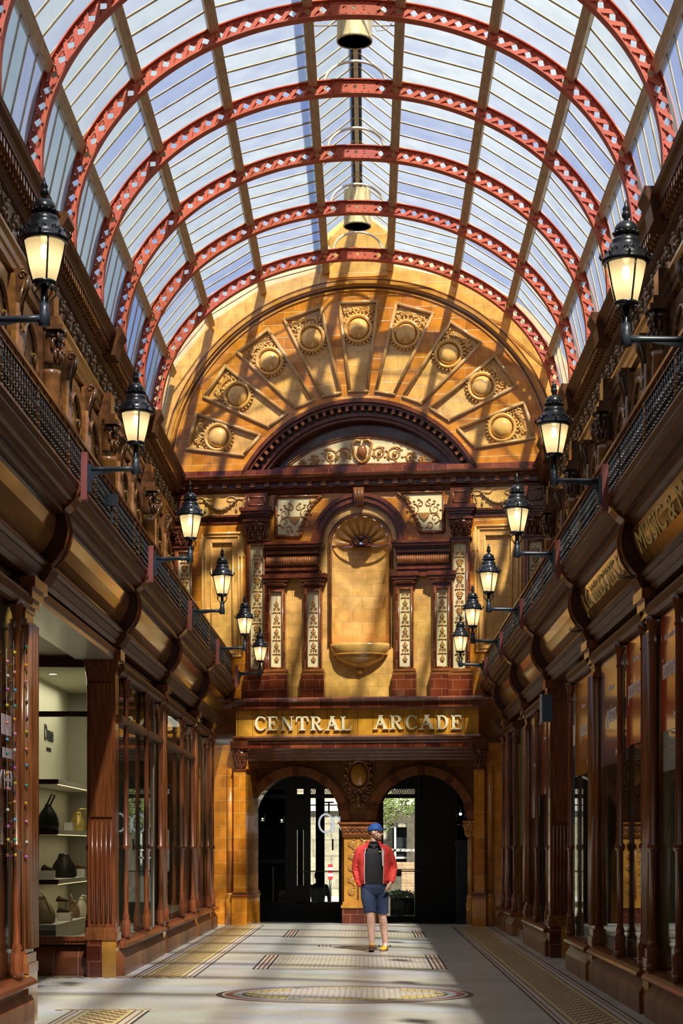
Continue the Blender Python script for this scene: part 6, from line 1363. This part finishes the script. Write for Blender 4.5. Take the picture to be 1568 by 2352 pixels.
def hand(b, wr, d, out, palm, size=1.0, curl=.6):
    """palm from the wrist along d; fingers curl toward palm direction; out = thumb side"""
    d, out, palm = Vector(d).normalized(), Vector(out).normalized(), Vector(palm).normalized(); wr = Vector(wr); L = .085*size
    for k in range(4):
        o_ = (1.5-k)*.02*size; b.tube([wr+out*o_*.5, wr+d*L*.5+out*o_*.9, wr+d*L+out*o_], [.015*size, .016*size, .0115*size], 8)
        base = wr+d*L+out*o_; ln = [.07, .078, .073, .057][k]*size; pts = [base-d*.01]; cur = base; dd = d.copy()
        for j in range(3): dd = (dd+palm*curl*(.55+.25*j)).normalized(); cur = cur+dd*ln*[.42, .32, .26][j]; pts.append(cur.copy())
        b.tube(pts, [.0105*size, .0095*size, .0085*size, .007*size], 8); b.ball(pts[-1], .0072*size, 8, 6)
    t0 = wr+d*.018+out*.018*size; t = [t0, t0+(d*.5+out*.8)*.03*size, t0+(d*.9+out*.7)*.055*size+palm*.012, t0+(d*1.2+out*.5)*.075*size+palm*.024]
    b.tube(t, [.014*size, .012*size, .010*size, .008*size], 8); b.ball(t[-1], .008*size, 8, 6)
SK = M['skin']
# ---- the man: feet around (.02..), y 26.3, facing the camera (-y), head turned to his left (+x)
def man():
    X0, Y0 = .10, 26.3
    def p(x, y, z): return (X0+x, Y0+y, z)
    P = thing('person', 'man in blue cap, red jacket, navy shorts and yellow trainers walking towards the camera', 'person', (X0, Y0, 0))
    # body: legs, arms, neck, head in one mesh
    b = MB()
    hipR, kneeR, ankR = p(-.09, .0, .88), p(-.045, -.12, .485), p(-.03, -.13, .10)     # picture-left leg (forward)
    hipL, kneeL, ankL = p(.09, .02, .88), p(.125, .02, .47), p(.16, .14, .10)          # picture-right leg (behind)
    for h_, k_, a_, toe in ((hipR, kneeR, ankR, (-.02, -.1)), (hipL, kneeL, ankL, (0, -.1))):
        kk, aa = Vector(k_), Vector(a_); calf = kk.lerp(aa, .32)+Vector((0, .018, 0))
        limb(b, [h_, Vector(h_).lerp(kk, .5), k_, calf, kk.lerp(aa, .7), a_], [.08, .074, .055, .061, .042, .034])
        b.ball((kk.x, kk.y-.018, kk.z), (.042, .04, .05), 10, 8)
        limb(b, [a_, (aa.x, aa.y-.06, aa.z-.05)], [.036, .03])
    b.loft([ring(p(0, 0, z), rx, ry) for z, rx, ry in ((.93, .12, .08), (1.0, .15, .1), (1.15, .165, .115), (1.35, .165, .11), (1.43, .14, .085), (1.52, .07, .065))])
    shR, elR, wrR = p(-.185, .0, 1.43), p(-.25, .05, 1.15), p(-.195, -.03, .93)
    shL, elL, wrL = p(.185, .0, 1.43), p(.272, .07, 1.16), p(.24, -.1, .975)
    limb(b, [shR, elR, wrR], [.045, .041, .03]); limb(b, [shL, elL, wrL], [.045, .041, .029])
    limb(b, [p(0, .01, 1.46), p(.005, .0, 1.53), p(.012, -.012, 1.6)], [.068, .06, .058])
    # head: local frame, face direction f (turned to +x, slightly to camera)
    hc = Vector(p(.022, -.015, 1.665)); f = Vector((.93, -.36, -.03)).normalized(); u = Vector((.04, 0, 1)).normalized(); s = u.cross(f).normalized()   # s: side
    HM = Matrix([[s[i], f[i], u[i], hc[i]] for i in range(3)]+[[0, 0, 0, 1]])
    b.ball((0, -.012, .03), (.076, .093, .098), 20, 14, HM); b.ball((0, .03, -.035), (.056, .062, .075), 16, 12, HM); b.ball((0, .062, -.082), (.03, .026, .026), 10, 8, HM)
    b.ball((0, -.03, -.03), (.058, .06, .06), 12, 8, HM)
    b.tube([HM @ Vector(q) for q in ((0, .082, .03), (0, .098, .008), (0, .11, -.016))], [.009, .011, .014], 8); b.ball((0, .102, -.02), (.017, .014, .011), 8, 6, HM)
    b.ball((0, .083, .036), (.045, .014, .01), 10, 6, HM)
    b.ball((0, .09, -.05), (.024, .01, .006), 8, 5, HM); b.ball((0, .088, -.06), (.021, .011, .007), 8, 5, HM)
    for q in (-1, 1):
        b.ball((q*.034, .058, -.018), (.024, .018, .024), 10, 8, HM)
        b.ball((q*.078, -.005, -.0), (.009, .02, .031), 10, 8, HM); b.ball((q*.083, -.008, .012), (.007, .014, .014), 8, 6, HM)
    hand(b, wrL, (-.3, -.25, -.9), (-.35, -.85, .1), (-.75, .35, -.1), 1.05, .75)
    body = b.build('body', SK, P); remesh(body, .0055, 2)
    # eyes, brows, beard, hair
    ey = M['boxw']
    for q in (-1, 1):
        b = MB(); b.ball((q*.031, .073, .014), (.009, .008, .006), 10, 6, HM); e = b.build('eye', ey, P)
        b = MB(); b.ball((q*.031, .0815, .014), (.004, .003, .0045), 8, 5, HM); b.build('iris', M['black'], e)
        b = MB(); b.tube([HM @ Vector(v) for v in ((q*.014, .09, .032), (q*.032, .09, .037), (q*.05, .078, .031))], .004, 5); b.build('eyebrow', mat('light brown hair %d' % q, (.2, .09, .035), .8), P)
    HB = mat('ginger brown beard', (.2, .085, .035), .85, var=.3, scale=60)
    b = MB(); b.ball((0, .055, -.082), (.045, .043, .034), 14, 9, HM)
    for q in (-1, 1): b.ball((q*.045, .025, -.06), (.018, .04, .035), 10, 7, HM); b.ball((q*.06, -.002, -.03), (.013, .022, .036), 8, 6, HM); b.tube([HM @ Vector(v) for v in ((0, .101, -.037), (q*.02, .094, -.041), (q*.034, .078, -.06))], .007, 5)
    o = b.build('beard', HB, P); remesh(o, .005, 1)
    b = MB(); b.ball((0, -.03, .02), (.079, .085, .075), 16, 10, HM); b.build('hair', HB, P)
    # cap
    CB_ = mat('blue cap cloth', (.015, .07, .3), .75, var=.1); b = MB()
    pr = []
    for k in range(10):
        t = k/9*pi/2; pr.append([tuple(HM @ Vector((.087*cos(t)**.8*cos(a), -.012+.107*cos(t)**.8*sin(a), .03+.105*sin(t)+.016*sin(a)*cos(t)))) for a in [2*pi*i/24 for i in range(24)]])
    b.loft(pr); b.build('cap_crown', CB_, P)
    b = MB(); top, bot = [], []
    for i in range(13):
        a = pi*i/12; top.append([(HM @ Vector((.08*cos(a)*(1-.1*j), -.0+.06+(.022+.085*sin(a))*j/3*1.0, .055+.0-(cos(a)**2)*.022+.004*j))) for j in range(4)])
    vs = [tuple(v) for r in top for v in r]; vs2 = [tuple(Vector(v)-u*.008) for v in vs]; n = len(vs)
    fs = [(i*4+j, (i+1)*4+j, (i+1)*4+j+1, i*4+j+1) for i in range(12) for j in range(3)]
    b.add(vs+vs2, fs+[tuple(k+n for k in q)[::-1] for q in fs]+[(i*4+3, (i+1)*4+3, (i+1)*4+3+n, i*4+3+n) for i in range(12)], True); b.ball((0, -.01, .137), .007, 6, 4, HM); b.build('cap_peak', CB_, P)
    # polo shirt
    PB = mat('black polo cloth', (.008, .008, .009), .8); b = MB()
    b.loft([ring(p(.0, .0, z), rx, ry, 28, sq=.85) for z, rx, ry in ((.93, .165, .125), (.96, .175, .135), (1.1, .18, .142), (1.25, .18, .138), (1.38, .185, .125), (1.45, .15, .1), (1.5, .085, .078), (1.525, .074, .07))])
    pol = b.build('polo_shirt', PB, P); remesh(pol, .007, 2)
    b = MB(); 
    for q in (-1, 1): b.prism([(X0+q*.005, 1.45), (X0+q*.075, 1.5), (X0+q*.085, 1.535), (X0+q*.03, 1.51)], 'y', Y0-.115, Y0-.1)
    b.tube([p(.078*cos(a), .074*sin(a)-.004, 1.535) for a in [2*pi*i/18 for i in range(18)]], .011, 6, closed=True); b.build('polo_collar', PB, pol)
    b = MB(); b.box(X0+.075, X0+.1, Y0-.142, Y0-.128, 1.395, 1.41); b.build('yellow_badge', mat('yellow badge', (.8, .6, .03), .6), pol)
    # jacket: open front shell
    JR = mat('red jacket cotton', (.62, .04, .03), .75, var=.12, scale=10, bump=.8, bscale=9); b = MB()
    secs_ = ((.945, .2, .15, .62), (.965, .205, .155, .62), (1.0, .222, .168, .56), (1.12, .225, .17, .56), (1.26, .225, .168, .56), (1.38, .23, .155, .54), (1.44, .205, .135, .5), (1.485, .15, .105, .5), (1.515, .1, .09, .5))
    n = 30; outer = []; inner = []
    for z, rx, ry, g in secs_:
        ro, ri = [], []
        for k in range(n+1):
            a = -pi/2+g+(2*pi-2*g)*k/n; wob = 1+.025*sin(a*5+z*17)+.018*sin(z*41+a*4)*(1.3-z*.5)
            ca, sa = cos(a), sin(a)
            ro.append(p(rx*wob*math.copysign(abs(ca)**.85, ca), ry*wob*sa, z)); ri.append(p((rx*wob-.016)*math.copysign(abs(ca)**.85, ca), (ry*wob-.016)*sa, z))
        outer.append(ro+ri[::-1])
    b.loft(outer)
    for (sh_, el, wr_) in ((shR, elR, wrR), (shL, elL, wrL)):
        sv, ev, wv = Vector(sh_), Vector(el), Vector(wr_); q = math.copysign(1, sv.x-X0)
        pts = [sv+Vector((-q*.06, 0, .01)), sv+Vector((q*.0, 0, -.03)), sv.lerp(ev, .5)+Vector((q*.01, 0, 0)), ev, ev.lerp(wv, .45), ev.lerp(wv, .8), wv.lerp(ev, .06)]
        limb(b, pts, [.07, .076, .069, .061, .058, .051, .044], 16, 5)
        for k in range(5):                      # sleeve folds
            c_ = ev.lerp(wv, .05+.17*k); b.ball((0, 0, 0), (.058+.004*(k%2), .056, .014), 14, 6, Matrix.Translation((c_.x+q*.006, c_.y-.008, c_.z)) @ Matrix.Rotation(.5*sin(k*2.3+q), 4, 'X') @ Matrix.Rotation(.6*cos(k*1.7+q*2), 4, 'Y'))
            c2 = sv.lerp(ev, .35+.14*k); b.ball((0, 0, 0), (.071-.004*k*.5, .067, .012), 14, 6, Matrix.Translation((c2.x, c2.y-.008, c2.z)) @ Matrix.Rotation(.6*sin(k*1.9-q), 4, 'X') @ Matrix.Rotation(-.6*cos(k*2.7+q), 4, 'Y'))
    jk = b.build('jacket', JR, P); remesh(jk, .0075, 2)
    RB = mat('red ribbed knit', (.55, .03, .025), .85)
    for (el, wr_) in ((elR, wrR), (elL, wrL)):
        ev, wv = Vector(el), Vector(wr_); b = MB(); b.tube([wv.lerp(ev, .14), wv.lerp(ev, .0)], [.043, .037], 14); b.build('cuff', RB, jk)
    b = MB()
    for q in (-1, 1): b.prism([(X0+q*.07, 1.545), (X0+q*.12, 1.5), (X0+q*.135, 1.42), (X0+q*.1, 1.435), (X0+q*.078, 1.49)], 'y', Y0-.15, Y0-.12)
    b.tube([p(.092*cos(a), .085*sin(a), 1.53) for a in [-.9+(pi+1.8)*i/16 for i in range(17)]], .02, 8); b.build('jacket_collar', JR, jk)
    b = MB()
    LNM = mat('pale checked lining', (.62, .55, .55), .8, var=.2, scale=60)
    b.prism([(X0+.112, 1.47), (X0+.14, 1.4), (X0+.13, 1.2), (X0+.118, 1.2), (X0+.108, 1.38)], 'y', Y0-.157, Y0-.15); b.prism([(X0-.112, 1.47), (X0-.128, 1.4), (X0-.118, 1.37)], 'y', Y0-.157, Y0-.15); b.build('lining', LNM, jk)
    b = MB()
    for q in (-1, 1): b.tube([p(q*(rx*sin(g)**.85)+q*.002, -ry*cos(g)-.006, z) for z, rx, ry, g in secs_[:7]], .0045, 5)
    b.build('zip', M['boxw'], jk)
    # shorts
    NV = mat('navy shorts cotton', (.022, .035, .085), .85, var=.15, bump=.7, bscale=9); b = MB()
    b.loft([ring(p(.0, .005, z), rx, ry, 24, sq=.9) for z, rx, ry in ((.79, .13, .1), (.82, .16, .122), (.9, .18, .14), (.96, .175, .132), (.985, .165, .125))])
    b.ball(p(0, .0, .82), (.06, .1, .09), 12, 8)
    for h_, k_ in ((hipR, kneeR), (hipL, kneeL)):
        hv, kv = Vector(h_), Vector(k_); q = -1 if hv.x < X0 else 1; e = hv.lerp(kv, .86)
        b.tube([hv+Vector((0, 0, .03)), hv.lerp(kv, .3)+Vector((q*.008, 0, 0)), hv.lerp(kv, .6), e], [.098, .1, .093, .088], 20)
        for k in range(3): c_ = hv.lerp(kv, .2+.2*k); b.ball((c_.x+q*.01, c_.y-.02, c_.z), (.085, .08, .014), 12, 6)
    sh_ = b.build('shorts', NV, P); remesh(sh_, .0075, 2)
    # shoes
    YS = mat('yellow suede', (.7, .4, .02), .8, var=.1); GM = mat('gum sole', (.22, .09, .03), .7)
    for nm, a_, ang, tilt in (('near', ankR, R(4), R(18)), ('far', ankL, R(-12), 0)):
        SM = Matrix.Translation((a_[0], a_[1]-.0, 0)) @ Matrix.Rotation(ang, 4, 'Z') @ Matrix.Translation((0, .07, 0.0)) @ Matrix.Rotation(tilt*-1, 4, 'X') @ Matrix.Translation((0, -.07, 0))
        S = thing_child = bpy.data.objects.new('trainer', None); COL.objects.link(S); place(S, Matrix.Translation((a_[0], a_[1], 0)), P, (a_[0], a_[1], 0))
        b = MB(); rr = []
        for y, w_, z1 in ((.075, .022, .06), (.06, .034, .085), (.03, .038, .105), (-.01, .038, .1), (-.05, .04, .078), (-.09, .046, .062), (-.14, .048, .052), (-.18, .04, .045), (-.2, .02, .035)):
            rr.append([(w_*cos(t)*(1 if abs(cos(t)) < .9 else 1), y, .02+(z1-.02)*(.5+.5*sin(t))) for t in [2*pi*k/16 for k in range(16)]])
        b.loft(rr, M=SM); b.build('upper', YS, S)
        b = MB(); b.prism([(w_, y) for y, w_ in ((.08, .02), (.06, .036), (.0, .04), (-.08, .047), (-.15, .05), (-.19, .036), (-.206, .015))]+[(-w_, y) for y, w_ in ((-.206, .015), (-.19, .036), (-.15, .05), (-.08, .047), (.0, .04), (.06, .036), (.08, .02))], 'z', .0, .024, M=SM); b.build('sole', GM, S)
        b = MB()
        for k in range(5): y = -.02-.02*k; b.tube([SM @ Vector(v) for v in ((-.025, y, .088-.007*k), (0, y-.008, .1-.009*k), (.025, y, .088-.007*k))], .0045, 5)
        b.build('laces', mat('yellow lace', (.8, .5, .05), .7), S)
        b = MB()
        for k in range(3): b.tube([SM @ Vector(v) for v in ((.041, -.03-.022*k, .03), (.039, -.018-.022*k, .07))], .005, 5)
        b.tube([SM @ Vector(v) for v in ((0.03, .07, .05), (0, .078, .08), (-.03, .07, .05))], .012, 6); b.build('dark_stripes', mat('dark brown stripe', (.03, .02, .015), .6), S)
man()
def walker(X0, Y0, ZF, label, hgt=1.75):
    k = hgt/1.8
    def p(x, y, z): return (X0+x*k, Y0+y*k, ZF+z*k)
    P = thing('person', label, 'person', (X0, Y0, ZF)); b = MB()
    for q, fy in ((-1, -.22), (1, .2)):
        limb(b, [p(q*.09, 0, .9), p(q*.1, fy*.3-.03, .5), p(q*.1, fy, .1)], [.085, .055, .038]); limb(b, [p(q*.1, fy, .07), p(q*.11, fy+.13, .04)], [.045, .035])
        limb(b, [p(q*.2, 0, 1.42), p(q*.27, -fy*.4, 1.13), p(q*.25, -fy*.9, .87)], [.05, .04, .028])
        hand(b, p(q*.25, -fy*.9, .87), (0, .1, -1), (-q, .5, 0), (-q, .2, 0), .95, .4)
    b.loft([ring(p(0, 0, z), rx*k, ry*k) for z, rx, ry in ((.86, .14, .1), (1.05, .15, .1), (1.3, .19, .115), (1.43, .19, .1), (1.5, .07, .06))]); limb(b, [p(0, 0, 1.48), p(0, 0, 1.58)], [.055, .052])
    b.ball(p(0, .01, 1.67), (.075, .095, .115), 14, 10); b.ball(p(0, .1, 1.65), .014, 8, 6)
    for q in (-1, 1): b.ball(p(q*.076, 0, 1.66), (.01, .02, .03), 8, 6)
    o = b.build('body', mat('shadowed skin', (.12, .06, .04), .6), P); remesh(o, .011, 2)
    b = MB(); b.loft([ring(p(0, 0, z), rx*k, ry*k, sq=.9) for z, rx, ry in ((.92, .16, .125), (1.1, .165, .125), (1.3, .2, .13), (1.42, .2, .115), (1.5, .08, .07))])
    for q, fy in ((-1, -.22), (1, .2)): limb(b, [p(q*.19, 0, 1.41), p(q*.235, -fy*.2, 1.24)], [.068, .06])
    o = b.build('t_shirt', M['black'], P); remesh(o, .011, 2)
    b = MB(); b.loft([ring(p(0, 0, z), rx*k, ry*k) for z, rx, ry in ((.84, .155, .12), (.95, .165, .125))])
    for q, fy in ((-1, -.22), (1, .2)): limb(b, [p(q*.09, 0, .88), p(q*.1, fy*.3-.03, .5), p(q*.1, fy, .12)], [.1, .075, .06])
    o = b.build('trousers', M['black'], P); remesh(o, .011, 2)
    b = MB(); b.ball(p(0, -.02, 1.7), (.083, .1, .1), 12, 8); b.build('hair', M['black'], P)
walker(q40(730, 43.5), 43.5, -.8, 'person in dark clothes and t-shirt walking away through the left arch', 1.72)
